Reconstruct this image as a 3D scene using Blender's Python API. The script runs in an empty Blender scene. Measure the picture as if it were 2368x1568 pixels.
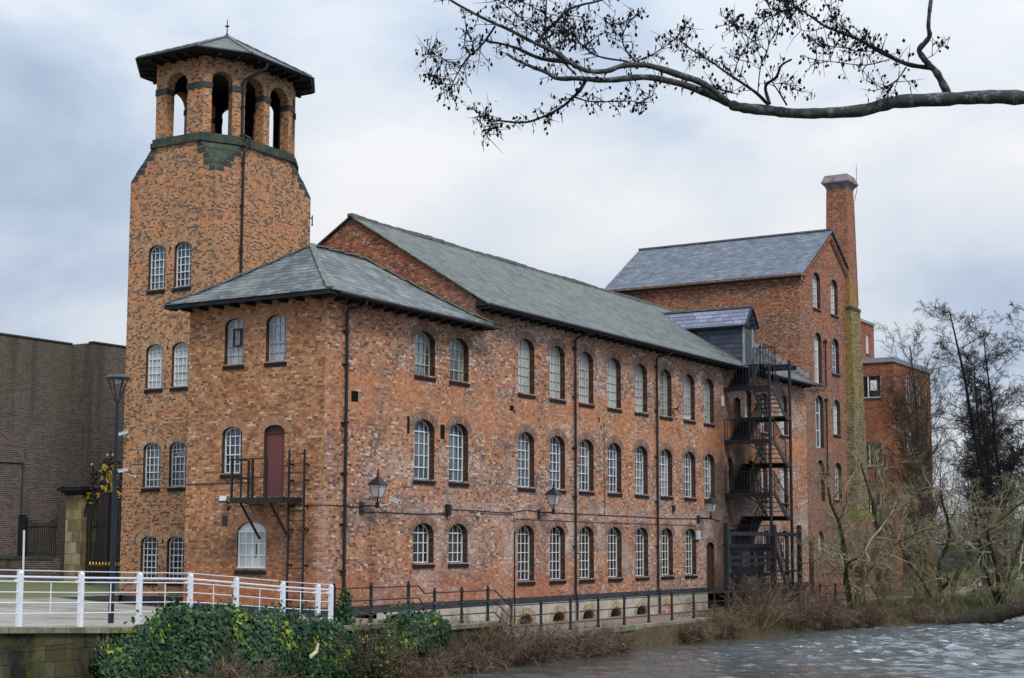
import bpy, math, random
import numpy as np
from mathutils import Vector, Matrix
from mathutils.geometry import tessellate_polygon
S = bpy.context.scene
C = S.collection
R = math.radians

# ------------------------------------------------------------------ camera
cd = bpy.data.cameras.new("camera")
cam = bpy.data.objects.new("camera", cd)
C.objects.link(cam)
S.camera = cam
def rodr(r):
    r = np.array(r); th = np.linalg.norm(r); k = r/th
    K = np.array([[0,-k[2],k[1]],[k[2],0,-k[0]],[-k[1],k[0],0]])
    return np.eye(3)+math.sin(th)*K+(1-math.cos(th))*K@K
_a = R(35)
CM = rodr([-0.10461725,-0.05961162,0.00663002]) @ np.array([[math.sin(_a),-math.cos(_a),0],[0,0,-1.],[math.cos(_a),math.sin(_a),0]])
CT = np.array([-43.5625,-33.9293,2.5854])
mw = Matrix.Identity(4)
for i in range(3):
    mw[i][0] = CM[0][i]; mw[i][1] = -CM[1][i]; mw[i][2] = -CM[2][i]; mw[i][3] = CT[i]
cam.matrix_world = mw
cd.sensor_width = 36; cd.lens = 36*3620.1/2367
cd.shift_x = (1183.5-1150.1)/2367; cd.shift_y = (872.7-784)/2367
cd.clip_start = .1; cd.clip_end = 6000

# ------------------------------------------------------------------ world, sun, exposure
SUN = Vector((-.42,-.62,.85)).normalized()
W = bpy.data.worlds.new("World"); S.world = W; W.use_nodes = True
def build_world():
    nt = W.node_tree; n = nt.nodes; l = nt.links; n.clear()
    out = n.new('ShaderNodeOutputWorld'); bg = n.new('ShaderNodeBackground'); bg.inputs['Strength'].default_value = .1
    sky = n.new('ShaderNodeTexSky'); sky.sky_type = 'NISHITA'; sky.sun_disc = False
    sky.sun_elevation = math.asin(SUN.z); sky.sun_rotation = math.atan2(SUN.x, SUN.y)
    tc = n.new('ShaderNodeTexCoord')
    mp = n.new('ShaderNodeMapping'); mp.inputs['Scale'].default_value = (1,1,1.9); mp.inputs['Location'].default_value = (.37,.9,.2)
    l.new(tc.outputs['Generated'], mp.inputs[0])
    nz = n.new('ShaderNodeTexNoise'); nz.inputs['Scale'].default_value = 4.2; nz.inputs['Detail'].default_value = 7; nz.inputs['Roughness'].default_value = .5
    nz.inputs['Distortion'].default_value = .25
    l.new(mp.outputs[0], nz.inputs['Vector'])
    # clouds thin out towards the right hand side of the sky (the brighter quarter)
    dt = n.new('ShaderNodeVectorMath'); dt.operation = 'DOT_PRODUCT'; dt.inputs[1].default_value = (.9,.05,.25)
    l.new(tc.outputs['Generated'], dt.inputs[0])
    mr = n.new('ShaderNodeMapRange'); mr.inputs[1].default_value = .55; mr.inputs[2].default_value = 1.02; mr.inputs[3].default_value = -.10; mr.inputs[4].default_value = .13
    l.new(dt.outputs['Value'], mr.inputs[0])
    ad = n.new('ShaderNodeMath'); ad.operation = 'ADD'; l.new(nz.outputs[0], ad.inputs[0]); l.new(mr.outputs[0], ad.inputs[1])
    cr = n.new('ShaderNodeValToRGB'); l.new(ad.outputs[0], cr.inputs[0])
    e = cr.color_ramp.elements
    e[0].position = .30; e[0].color = (.37,.45,.59,1)
    e[1].position = .70; e[1].color = (.86,.87,.89,1)
    for p, c in ((.44,(.50,.59,.73,1)),(.55,(.68,.74,.82,1))):
        x = cr.color_ramp.elements.new(p); x.color = c
    # overcast dome: zenith brighter than the horizon
    sp = n.new('ShaderNodeSeparateXYZ'); l.new(tc.outputs['Generated'], sp.inputs[0])
    mx = n.new('ShaderNodeMath'); mx.operation = 'MAXIMUM'; mx.inputs[1].default_value = 0; l.new(sp.outputs['Z'], mx.inputs[0])
    pw = n.new('ShaderNodeMath'); pw.operation = 'POWER'; pw.inputs[1].default_value = 2.2; l.new(mx.outputs[0], pw.inputs[0])
    ml = n.new('ShaderNodeMath'); ml.operation = 'MULTIPLY_ADD'; ml.inputs[1].default_value = 24; ml.inputs[2].default_value = 8.9; l.new(pw.outputs[0], ml.inputs[0])
    sc = n.new('ShaderNodeVectorMath'); sc.operation = 'SCALE'; l.new(cr.outputs[0], sc.inputs[0]); l.new(ml.outputs[0], sc.inputs['Scale'])
    mixc = n.new('ShaderNodeMixRGB'); mixc.inputs[0].default_value = .96; l.new(sky.outputs[0], mixc.inputs[1]); l.new(sc.outputs[0], mixc.inputs[2])
    l.new(mixc.outputs[0], bg.inputs['Color']); l.new(bg.outputs[0], out.inputs[0])
build_world()
sl = bpy.data.lights.new("sun", 'SUN'); sl.energy = 1.9; sl.angle = R(14); sl.color = (1,.95,.88)
so = bpy.data.objects.new("sun", sl); C.objects.link(so); so.rotation_euler = SUN.to_track_quat('Z','Y').to_euler(); so.location = (-20,-40,60)
S.view_settings.view_transform = 'Standard'; S.view_settings.look = 'None'; S.view_settings.gamma = 1
S.view_settings.exposure = 0.12
S.view_settings.use_curve_mapping = False

# ------------------------------------------------------------------ materials
class NB:
    """small node-graph helper"""
    def __init__(s, name):
        s.m = bpy.data.materials.new(name); s.m.use_nodes = True
        s.n = s.m.node_tree.nodes; s.l = s.m.node_tree.links
        s.b = s.n['Principled BSDF']
    def put(s, sock, v):
        if v is None: return
        if hasattr(v, 'is_linked') or hasattr(v, 'links'): s.l.new(v, sock)
        elif isinstance(v, (tuple, list)): sock.default_value = (*v, 1) if len(v) == 3 and len(sock.default_value) == 4 else v
        else: sock.default_value = v
    def math(s, op, a, b=None, c=None, clamp=False):
        x = s.n.new('ShaderNodeMath'); x.operation = op; x.use_clamp = clamp
        for i, v in enumerate((a, b, c)): s.put(x.inputs[i], v)
        return x.outputs[0]
    def mix(s, f, a, b, t='MIX'):
        x = s.n.new('ShaderNodeMixRGB'); x.blend_type = t
        s.put(x.inputs[0], f); s.put(x.inputs[1], a); s.put(x.inputs[2], b); return x.outputs[0]
    def noise(s, vec, scale, detail=4, rough=.55, stretch=None, dist=0):
        if stretch:
            m = s.n.new('ShaderNodeMapping'); m.inputs['Scale'].default_value = stretch; s.l.new(vec, m.inputs[0]); vec = m.outputs[0]
        x = s.n.new('ShaderNodeTexNoise'); x.inputs['Scale'].default_value = scale; x.inputs['Detail'].default_value = detail
        x.inputs['Roughness'].default_value = rough; x.inputs['Distortion'].default_value = dist
        s.l.new(vec, x.inputs['Vector']); return x.outputs[0]
    def ramp(s, f, els, interp='LINEAR'):
        x = s.n.new('ShaderNodeValToRGB'); s.l.new(f, x.inputs[0]); r = x.color_ramp; r.interpolation = interp
        while len(r.elements) < len(els): r.elements.new(.5)
        for e, (p, c) in zip(r.elements, els): e.position = p; e.color = (*c, 1) if not isinstance(c, (int, float)) else (c, c, c, 1)
        return x.outputs[0]
    def step(s, v, a, b):
        x = s.n.new('ShaderNodeMapRange'); x.interpolation_type = 'SMOOTHSTEP'; s.put(x.inputs[0], v)
        x.inputs[1].default_value = a; x.inputs[2].default_value = b; return x.outputs[0]
    def pos(s): return s.n.new('ShaderNodeNewGeometry').outputs['Position']
    def xyz(s, v):
        x = s.n.new('ShaderNodeSeparateXYZ'); s.l.new(v, x.inputs[0]); return x.outputs
    def uv(s): return s.n.new('ShaderNodeUVMap').outputs[0]
    def bump(s, h, strength=.3, dist=.01):
        x = s.n.new('ShaderNodeBump'); x.inputs['Strength'].default_value = strength; x.inputs['Distance'].default_value = dist
        s.l.new(h, x.inputs['Height']); s.l.new(x.outputs[0], s.b.inputs['Normal'])
    def fin(s, col=None, rough=None, spec=None, metal=None):
        s.put(s.b.inputs['Base Color'], col); s.put(s.b.inputs['Roughness'], rough)
        s.put(s.b.inputs['Specular IOR Level'], spec); s.put(s.b.inputs['Metallic'], metal); return s.m

def cells(q, h, w, bond=True, w2=None):
    """brick-bond cells from the UV in metres: returns per-cell random, fract u, fract v"""
    uv = q.uv(); u, v, _ = q.xyz(uv)
    vr = q.math('DIVIDE', v, h); row = q.math('FLOOR', vr); fv = q.math('FRACT', vr)
    odd = q.math('FLOORED_MODULO', row, 2)
    if w2:
        wid = q.math('MULTIPLY_ADD', odd, w2-w, w)
        ur = q.math('DIVIDE', u, wid)
        ur = q.math('MULTIPLY_ADD', row, .37, ur)
    else:
        wid = w; ur = q.math('DIVIDE', u, w); ur = q.math('MULTIPLY_ADD', odd, .5, ur)
    col = q.math('FLOOR', ur); fu = q.math('FRACT', ur)
    cb = q.n.new('ShaderNodeCombineXYZ'); q.l.new(col, cb.inputs[0]); q.l.new(row, cb.inputs[1])
    wn = q.n.new('ShaderNodeTexWhiteNoise'); wn.noise_dimensions = '2D'; q.l.new(cb.outputs[0], wn.inputs['Vector'])
    return uv, wn.outputs['Value'], wn.outputs['Color'], fu, fv, wid
def mortar_mask(q, fu, fv, wid, h, t):
    a = q.math('LESS_THAN', fv, t/h)
    b = q.math('LESS_THAN', q.math('MULTIPLY', fu, wid), t)
    return q.math('MAXIMUM', a, b)

def brick(name, pal, mortar, h=.068, w=.215, w2=.108, mt=.012, patch=None, extra=None, big=.22, dark=.55, pale=None):
    q = NB(name)
    uv, rnd, rc, fu, fv, wid = cells(q, h, w, w2=w2)
    col = q.ramp(rnd, pal, 'LINEAR')
    P = q.pos(); X, Y, Z = q.xyz(P)
    n1 = q.noise(P, big, 5, .6)
    if patch:
        c2 = q.ramp(rnd, patch, 'LINEAR')
        n2 = q.noise(P, big*1.7, 4, .65, (1,1,1.6), .4)
        col = q.mix(q.step(n2, .44, .60), col, c2)
    if pale:
        n5 = q.noise(P, .33, 5, .62, (.8,1,1.5), .5)
        col = q.mix(q.math('MULTIPLY', q.step(n5, .52, .64), .8), col, q.ramp(rnd, pale, 'LINEAR'))
    mm = mortar_mask(q, fu, fv, wid, h, mt)
    col = q.mix(mm, col, mortar)
    n6 = q.noise(P, 1.5, 4, .6, (1.6,1.6,.14))
    col = q.mix(q.math('MULTIPLY', q.step(n6, .60, .76), dark*.8), col, (.05,.036,.03))
    ns = q.noise(P, .55, 6, .7, (1,1,.35))
    col = q.mix(q.math('MULTIPLY', q.step(ns, .5, .82), dark), col, (.035,.026,.022))
    n3 = q.noise(P, 3.2, 3, .6)
    col = q.mix(.35, col, q.ramp(n3, [(.3,(.62,.62,.62)),(.7,(1.25,1.25,1.25))]), 'MULTIPLY')
    if extra: col = extra(q, col, X, Y, Z, P)
    q.bump(q.math('SUBTRACT', 1, mm), .25, .006)
    return q.fin(col, .88, .25)

M = {}
def range_extra(q, col, X, Y, Z, P):
    n = q.noise(P, .5, 5, .65)
    nn = q.math('MULTIPLY_ADD', n, 3.0, -1.5)
    # newer, redder brick at the foot of the wall near the corner
    zz = q.math('ADD', Z, q.math('MULTIPLY', nn, .9))
    m = q.math('MULTIPLY', q.math('SUBTRACT', 1, q.step(zz, .7, 1.9)), q.math('SUBTRACT', 1, q.step(X, 11, 30)))
    col = q.mix(q.math('MULTIPLY', m, .55), col, (.35,.125,.06))
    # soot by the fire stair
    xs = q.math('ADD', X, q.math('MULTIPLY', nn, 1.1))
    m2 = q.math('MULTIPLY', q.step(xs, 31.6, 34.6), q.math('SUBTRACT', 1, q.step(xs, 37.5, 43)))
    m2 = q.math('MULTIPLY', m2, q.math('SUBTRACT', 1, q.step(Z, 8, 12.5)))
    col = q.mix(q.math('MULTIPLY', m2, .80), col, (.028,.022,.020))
    # pale salts between first-floor sills and ground-floor heads
    zb = q.math('ABSOLUTE', q.math('SUBTRACT', q.math('ADD', Z, nn), 3.0))
    m3 = q.math('MULTIPLY', q.math('SUBTRACT', 1, q.step(zb, .4, 2.2)), q.step(n, .40, .62))
    m3 = q.math('MULTIPLY', m3, q.step(X, 3, 8))
    col = q.mix(q.math('MULTIPLY', m3, .50), col, (.47,.385,.34))
    zc = q.math('ABSOLUTE', q.math('SUBTRACT', q.math('ADD', Z, q.math('MULTIPLY', nn, .8)), 8.1))
    m5 = q.math('MULTIPLY', q.math('SUBTRACT', 1, q.step(zc, .5, 1.5)), q.step(n, .36, .55))
    col = q.mix(q.math('MULTIPLY', m5, .42), col, (.58,.225,.085))
    m4 = q.math('MULTIPLY', q.step(q.noise(P, .8, 5, .7, (.6,1,1)), .58, .72), q.math('SUBTRACT', 1, q.step(Z, .9, 1.6)))
    col = q.mix(q.math('MULTIPLY', m4, .5), col, (.45,.38,.34))
    return col
PAL_E = [(0,(.09,.045,.032)),(.12,(.22,.10,.06)),(.3,(.38,.16,.085)),(.55,(.48,.205,.10)),(.75,(.53,.27,.14)),(.88,(.57,.215,.075)),(.95,(.59,.40,.26)),(1,(.68,.53,.40))]
PAT_E = [(0,(.10,.06,.048)),(.2,(.20,.115,.085)),(.5,(.30,.18,.13)),(.8,(.40,.255,.185)),(.94,(.50,.35,.26)),(1,(.64,.50,.40))]
PALE_E = [(0,(.20,.12,.095)),(.3,(.42,.27,.205)),(.7,(.53,.375,.295)),(1,(.72,.60,.51))]
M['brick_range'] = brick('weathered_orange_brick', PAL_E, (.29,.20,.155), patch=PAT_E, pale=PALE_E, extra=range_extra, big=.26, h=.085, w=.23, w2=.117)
PAL_P = [(0,(.15,.075,.05)),(.15,(.29,.135,.075)),(.4,(.41,.185,.095)),(.62,(.48,.215,.105)),(.78,(.50,.29,.16)),(.9,(.58,.22,.07)),(1,(.70,.52,.34))]
PAT_P = [(0,(.17,.075,.04)),(.4,(.40,.165,.07)),(.75,(.48,.21,.085)),(1,(.54,.34,.2))]
def pav_extra(q, col, X, Y, Z, P):
    n = q.noise(P, .5, 5, .65); nn = q.math('MULTIPLY_ADD', n, 3.0, -1.5)
    zz = q.math('ADD', Z, q.math('MULTIPLY', nn, .9))
    m = q.math('SUBTRACT', 1, q.step(zz, .8, 2.2))
    col = q.mix(q.math('MULTIPLY', m, .5), col, (.34,.10,.042))
    zb = q.math('ABSOLUTE', q.math('SUBTRACT', zz, 2.3))
    col = q.mix(q.math('MULTIPLY', q.math('SUBTRACT', 1, q.step(zb, .2, 1.1)), .42), col, (.10,.05,.03))
    return col
M['brick_corner'] = brick('orange_brown_brick', PAL_P, (.20,.13,.08), patch=PAT_P, extra=pav_extra, dark=.35, h=.084, w=.23, w2=.117)
PAL_T = [(0,(.075,.048,.044)),(.18,(.12,.07,.056)),(.28,(.36,.135,.06)),(.5,(.52,.185,.068)),(.72,(.55,.225,.09)),(.9,(.58,.32,.16)),(1,(.62,.19,.045))]
PAT_T = [(0,(.075,.05,.048)),(.26,(.13,.08,.064)),(.36,(.34,.145,.07)),(.65,(.47,.21,.095)),(.86,(.51,.29,.15)),(1,(.60,.23,.06))]
M['brick_tower'] = brick('yellow_brown_brick_with_dark_headers', PAL_T, (.40,.31,.20), patch=PAT_T, big=.3, dark=.35, h=.0765, w=.18, w2=.105, mt=.013)
PAL_M = [(0,(.10,.04,.03)),(.22,(.25,.085,.045)),(.5,(.38,.125,.055)),(.78,(.44,.16,.065)),(.93,(.46,.23,.13)),(1,(.56,.38,.27))]
PAT_M = [(0,(.09,.05,.04)),(.35,(.20,.095,.06)),(.7,(.33,.15,.085)),(1,(.44,.27,.17))]
def mill_extra(q, col, X, Y, Z, P):
    n = q.noise(P, .4, 5, .65)
    m = q.math('MULTIPLY', q.math('SUBTRACT', 1, q.step(Z, 8, 16)), q.step(n, .35, .6))
    return q.mix(q.math('MULTIPLY', m, .45), col, (.20,.14,.12))
M['brick_mill'] = brick('deep_red_brick', PAL_M, (.20,.13,.10), patch=PAT_M, extra=mill_extra, dark=.5)
PAL_R = [(0,(.20,.066,.036)),(.5,(.31,.10,.046)),(1,(.40,.155,.075))]
M['brick_red'] = brick('smooth_red_brick', PAL_R, (.24,.12,.075), h=.09, w2=None, dark=.45, mt=.016)
PAL_D = [(0,(.045,.033,.031)),(.5,(.08,.056,.05)),(1,(.125,.088,.075))]
def dark_extra(q, col, X, Y, Z, P):
    n = q.noise(P, .6, 5, .7, (1,1,.3))
    m = q.math('MULTIPLY', q.step(Z, 7, 12.4), q.step(n, .3, .7))
    col = q.mix(q.math('MULTIPLY', m, .65), col, (.10,.098,.06))
    m2 = q.step(q.noise(P, .8, 5, .7, (1,1,.12)), .5, .68)
    return q.mix(q.math('MULTIPLY', m2, .55), col, (.035,.03,.02))
M['brick_dark'] = brick('dark_purple_brown_brick', PAL_D, (.27,.24,.20), h=.09, w=.26, w2=None, mt=.018, extra=dark_extra, dark=.3)
def chim_extra(q, col, X, Y, Z, P):
    n = q.noise(P, .55, 5, .7, (1,1,.5))
    zb = q.math('ABSOLUTE', q.math('SUBTRACT', Z, 15.8))
    m = q.math('MULTIPLY', q.math('SUBTRACT', 1, q.step(zb, 3.0, 6.0)), q.step(n, .34, .56))
    col = q.mix(q.math('MULTIPLY', q.math('MULTIPLY', m, q.step(q.noise(P, 1.9, 5, .7), .38, .58)), .78), col, (.29,.225,.03))
    m2 = q.math('MULTIPLY', q.math('SUBTRACT', 1, q.step(Z, 9, 18.3)), q.step(q.noise(P, 2.2, 3, .6), .5, .6))
    return q.mix(q.math('MULTIPLY', m2, .5), col, (.30,.24,.13))
M['brick_chimney'] = brick('chimney_brick_with_lichen', [(0,(.17,.06,.04)),(.5,(.33,.115,.06)),(1,(.44,.20,.115))], (.24,.15,.10), h=.085, extra=chim_extra, dark=.5)
M['brick_chimney_base'] = brick('dark_and_yellow_chimney_base_brick', [(0,(.05,.04,.03)),(.3,(.11,.085,.055)),(.6,(.22,.165,.09)),(.85,(.30,.24,.13)),(1,(.38,.30,.20))], (.20,.165,.10), w2=None, extra=chim_extra, dark=.5)
M['arch_E'] = brick('grey_brown_arch_brick', [(0,(.10,.06,.05)),(.5,(.23,.125,.09)),(1,(.36,.22,.15))], (.28,.2,.15), h=.095, w=.16, w2=None, dark=.2)
M['reveal'] = brick('shaded_reveal_brick', [(0,(.03,.02,.017)),(.6,(.075,.04,.03)),(1,(.14,.075,.05))], (.06,.045,.035), w2=None, dark=.5)  # shade inside the window reveals painted in as darker brick
M['arch_S'] = brick('orange_arch_brick', [(0,(.26,.115,.065)),(.5,(.37,.17,.095)),(1,(.44,.24,.14))], (.36,.25,.16), h=.085, w=.16, w2=None, mt=.016, dark=.1)
M['arch_T'] = brick('tan_arch_brick', [(0,(.24,.11,.06)),(.5,(.40,.21,.11)),(1,(.55,.36,.21))], (.42,.32,.2), h=.085, w=.14, w2=None, mt=.016, dark=.1)
M['blue_brick'] = brick('blue_black_brick', [(0,(.018,.019,.022)),(.6,(.032,.034,.04)),(1,(.05,.052,.06))], (.09,.09,.09), w2=None, dark=.2)

def slate(name, c0, c1, lich, la, h=.19, w=.30, lscale=.7):
    q = NB(name)
    uv, rnd, rc, fu, fv, wid = cells(q, h, w)
    col = q.ramp(rnd, [(0,c0),(.7,c1),(1,tuple(x*1.35 for x in c1))])
    P = q.pos()
    n = q.noise(P, lscale, 6, .68)
    col = q.mix(q.math('MULTIPLY', q.step(n, .40, .68), la), col, lich)
    n2 = q.noise(P, 6, 4, .7)
    col = q.mix(.5, col, q.ramp(n2, [(.3,(.6,.6,.6)),(.72,(1.35,1.35,1.35))]), 'MULTIPLY')
    e = q.math('MAXIMUM', q.math('LESS_THAN', fv, .22), q.math('LESS_THAN', fu, .05))
    col = q.mix(q.math('MULTIPLY', e, .72), col, (.018,.02,.02))
    q.bump(q.math('ADD', fv, q.math('MULTIPLY', rnd, .5)), .5, .02)
    return q.fin(col, .62, .35)
M['slate_green'] = slate('lichened_green_grey_slate', (.060,.070,.067), (.105,.117,.108), (.17,.178,.135), .65, h=.3, w=.42)
M['slate_corner'] = slate('frosted_grey_slate', (.060,.070,.070), (.115,.125,.12), (.27,.30,.28), .6, h=.3, w=.42, lscale=.9)
M['slate_blue'] = slate('blue_grey_slate', (.068,.078,.098), (.115,.130,.160), (.22,.245,.26), .5, h=.3, w=.42, lscale=1.6)
M['slate_new'] = slate('purple_grey_slate', (.15,.16,.22), (.21,.22,.30), (.23,.25,.28), .2, h=.3, w=.5)
M['slate_dark'] = slate('dark_hung_slate', (.042,.048,.07), (.062,.07,.095), (.09,.10,.12), .15, h=.28, w=.5)

def plain(name, c, rough=.6, spec=.4, var=.25, scale=5, metal=0, c2=None, thr=(.45,.65)):
    q = NB(name); P = q.pos()
    n = q.noise(P, scale, 5, .65)
    if c2: col = q.mix(q.step(n, *thr), c, c2)
    else: col = q.mix(1, c, q.ramp(n, [(.25,(1-var,)*3),(.75,(1+var,)*3)]), 'MULTIPLY')
    if c2:
        n2 = q.noise(P, scale*4, 4, .65)
        col = q.mix(1, col, q.ramp(n2, [(.25,(1-var,)*3),(.75,(1+var,)*3)]), 'MULTIPLY')
    return q.fin(col, rough, spec, metal)
M['black'] = plain('black_painted_iron', (.014,.015,.018), .45, .4, .4, 8)
M['black_timber'] = plain('black_painted_timber', (.016,.018,.022), .6, .3, .4, 3)
M['sill'] = plain('blue_black_sill_brick', (.010,.013,.020), .75, .2, .4, 10, c2=(.028,.033,.042), thr=(.6,.75))
M['white'] = plain('white_painted_steel', (.76,.78,.82), .4, .4, .06, 5)
M['frame_white'] = plain('white_glazing_bar_paint', (.74,.75,.74), .6, .3, .1, 6)
M['frame_old'] = plain('weathered_cream_glazing_bar_paint', (.50,.47,.40), .7, .2, .3, 5)
M['door_red'] = plain('dull_maroon_door_paint', (.155,.052,.05), .6, .3, .1, 3)
M['door_brown'] = plain('dark_brown_door_timber', (.06,.03,.02), .7, .3, .3, 3)
M['door_grey'] = plain('grey_weathered_door_timber', (.09,.105,.11), .8, .2, .3, 3)
M['render'] = plain('cream_render', (.47,.43,.35), .9, .2, .15, 1.2, c2=(.30,.275,.22), thr=(.45,.65))
M['tan_stone'] = plain('tan_sandstone', (.40,.31,.19), .9, .2, .3, 2.5, c2=(.24,.18,.12))
M['green_stone'] = plain('dark_green_stained_sandstone', (.048,.062,.052), .9, .2, .3, 1.5, c2=(.075,.085,.055))
M['impost'] = plain('dark_grey_stone', (.055,.058,.06), .85, .3, .3, 3)
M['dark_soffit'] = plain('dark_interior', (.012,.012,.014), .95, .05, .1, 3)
M['inner_shade'] = plain('shade_black_inner_brick', (.016,.013,.012), .95, .1, .4, 3)  # belfry's dim interior painted as near-black inner brick
M['lead'] = plain('lead_grey', (.26,.28,.30), .6, .4, .2, 4)
M['ridge'] = plain('mossy_ridge_tile', (.125,.135,.13), .9, .2, .35, 3, c2=(.19,.20,.155))
M['gold'] = plain('gilded_iron', (.75,.46,.05), .32, .6, .3, 9, metal=.55)
M['glass_lamp'] = plain('frosted_lantern_glass', (.55,.53,.52), .25, .5, .1, 4)
M['plastic_white'] = plain('pale_grey_plastic', (.55,.57,.58), .4, .5, .05, 4)
M['lamp_navy'] = plain('dark_navy_lamp_post_paint', (.008,.013,.02), .4, .5, .15, 4)
M['moss'] = plain('bright_moss', (.11,.15,.02), .95, .1, .4, 6, c2=(.20,.21,.03))
M['stone_cap'] = plain('weathered_purple_stone', (.26,.21,.22), .9, .2, .3, 2.5, c2=(.14,.12,.10))
def glass(name, c, c2, rough=.07, spec=.5, sc=1.3):
    q = NB(name); P = q.pos()
    n = q.noise(P, sc, 3, .6, (1.6,1.6,.45))
    col = q.mix(q.step(n, .35, .65), c, c2)
    n2 = q.noise(P, 2.5, 2, .5)
    q.bump(n2, .05, .05)
    return q.fin(col, rough, spec)
M['glass_pale'] = glass('glass_with_pale_sky_and_blind', (.36,.385,.385), (.52,.545,.54), .12)  # pale sky reflection and blinds both painted into the pane colour
M['glass_pale_blue'] = glass('glass_with_bluish_sky_and_blind', (.27,.32,.34), (.50,.53,.53), .1, .5, .9)  # bluish sky reflection and blind, both in the base colour
M['glass_mid'] = glass('blue_grey_window_glass', (.018,.032,.046), (.12,.16,.19), .05, .6)  # blue-grey reflection painted into the pane colour
M['glass_mid_pale'] = glass('window_glass_with_half_blind', (.03,.05,.065), (.34,.38,.39), .05, .6, .8)
M['glass_tint'] = glass('teal_dark_window_glass', (.012,.035,.05), (.30,.34,.34), .06, .6, .9)
M['glass_dark'] = glass('dark_window_glass', (.010,.009,.009), (.045,.032,.026), .06, .5)
M['glass_blue'] = glass('lilac_blue_curtained_glass', (.30,.34,.46), (.48,.52,.60), .1)
M['glass_white'] = glass('whitened_glass', (.42,.45,.43), (.52,.55,.53), .2)

def ashlar(name, pal, mortar, h, w, moss=.5, dark=.6):
    q = NB(name)
    uv, rnd, rc, fu, fv, wid = cells(q, h, w)
    col = q.ramp(rnd, pal)
    col = q.mix(mortar_mask(q, fu, fv, wid, h, .018), col, mortar)
    P = q.pos()
    n = q.noise(P, .9, 6, .7, (1,1,.22)); n2 = q.noise(P, 1.5, 5, .7); n3 = q.noise(P, 9, 4, .7)
    col = q.mix(q.math('MULTIPLY', q.step(n, .40, .60), dark), col, (.012,.012,.010))
    col = q.mix(q.math('MULTIPLY', q.step(n2, .46, .60), moss), col, (.06,.066,.014))
    col = q.mix(.6, col, q.ramp(n3, [(.3,(.6,.6,.6)),(.7,(1.3,1.3,1.3))]), 'MULTIPLY')
    q.bump(n3, .3, .02)
    return q.fin(col, .85, .3)
M['river_wall'] = ashlar('mossy_black_stained_river_wall', [(0,(.055,.045,.025)),(1,(.13,.11,.06))], (.012,.011,.009), .40, .66, .75, .95)
M['coping'] = ashlar('grey_green_coping_stone', [(0,(.20,.19,.13)),(1,(.30,.28,.20))], (.08,.075,.05), 3, .6, .5, .15)
M['pier_stone'] = ashlar('blotched_ashlar_pier', [(0,(.20,.15,.075)),(.5,(.36,.28,.14)),(1,(.50,.42,.27))], (.07,.055,.035), .5, .55, .2, .3)

def deck():
    q = NB('grey_weathered_decking'); P = q.pos()
    X, Y, Z = q.xyz(P)
    t_ = q.math('MULTIPLY_ADD', X, .85, q.math('MULTIPLY', Y, .52)); s_ = q.math('MULTIPLY_ADD', X, .52, q.math('MULTIPLY', Y, -.85))
    cv = q.n.new('ShaderNodeCombineXYZ'); q.l.new(q.math('MULTIPLY', s_, .22), cv.inputs[0]); q.l.new(q.math('MULTIPLY', t_, 1.7), cv.inputs[1])
    n = q.noise(cv.outputs[0], 1, 6, .7); n2 = q.noise(P, .35, 5, .6)
    col = q.ramp(n, [(.32,(.17,.15,.115)),(.5,(.31,.285,.24)),(.68,(.47,.45,.41))])
    col = q.mix(q.math('MULTIPLY', q.step(n2, .5, .66), .6), col, (.13,.12,.05))
    col = q.mix(q.math('MULTIPLY', q.step(q.math('ADD', Y, q.math('MULTIPLY', n2, 5)), 13.5, 17), .85), col, (.11,.12,.03))
    f = q.math('FRACT', q.math('MULTIPLY', t_, 3.2))
    col = q.mix(q.math('MULTIPLY', q.math('LESS_THAN', f, .10), .7), col, (.05,.045,.035))
    return q.fin(col, .7, .3)
M['deck'] = deck()
def path_m():
    q = NB('reddish_brick_paving')
    uv, rnd, rc, fu, fv, wid = cells(q, .1, .2)
    col = q.ramp(rnd, [(0,(.17,.115,.09)),(1,(.27,.19,.15))])
    P = q.pos(); n = q.noise(P, .8, 6, .65)
    col = q.mix(q.math('MULTIPLY', q.step(n, .5, .7), .5), col, (.10,.085,.055))
    return q.fin(col, .8, .3)
M['path'] = path_m()
def ground_m():
    q = NB('leaf_litter_and_grass'); P = q.pos(); X, Y, Z = q.xyz(P)
    n = q.noise(P, .35, 6, .65); n2 = q.noise(P, 4, 5, .75)
    col = q.ramp(n2, [(.3,(.03,.023,.014)),(.55,(.075,.055,.03)),(.75,(.13,.10,.055))])
    g = q.ramp(n2, [(.3,(.03,.05,.012)),(.7,(.085,.115,.028))])
    f = q.math('ADD', q.math('MULTIPLY', n, 1.4), q.math('MULTIPLY', q.step(X, 52, 90), .28))
    col = q.mix(q.step(f, .74, .92), col, g)
    return q.fin(col, .95, .1)
M['ground'] = ground_m()
M['pale_path'] = plain('pale_gravel', (.30,.27,.235), .9, .2, .15, 1)
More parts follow.
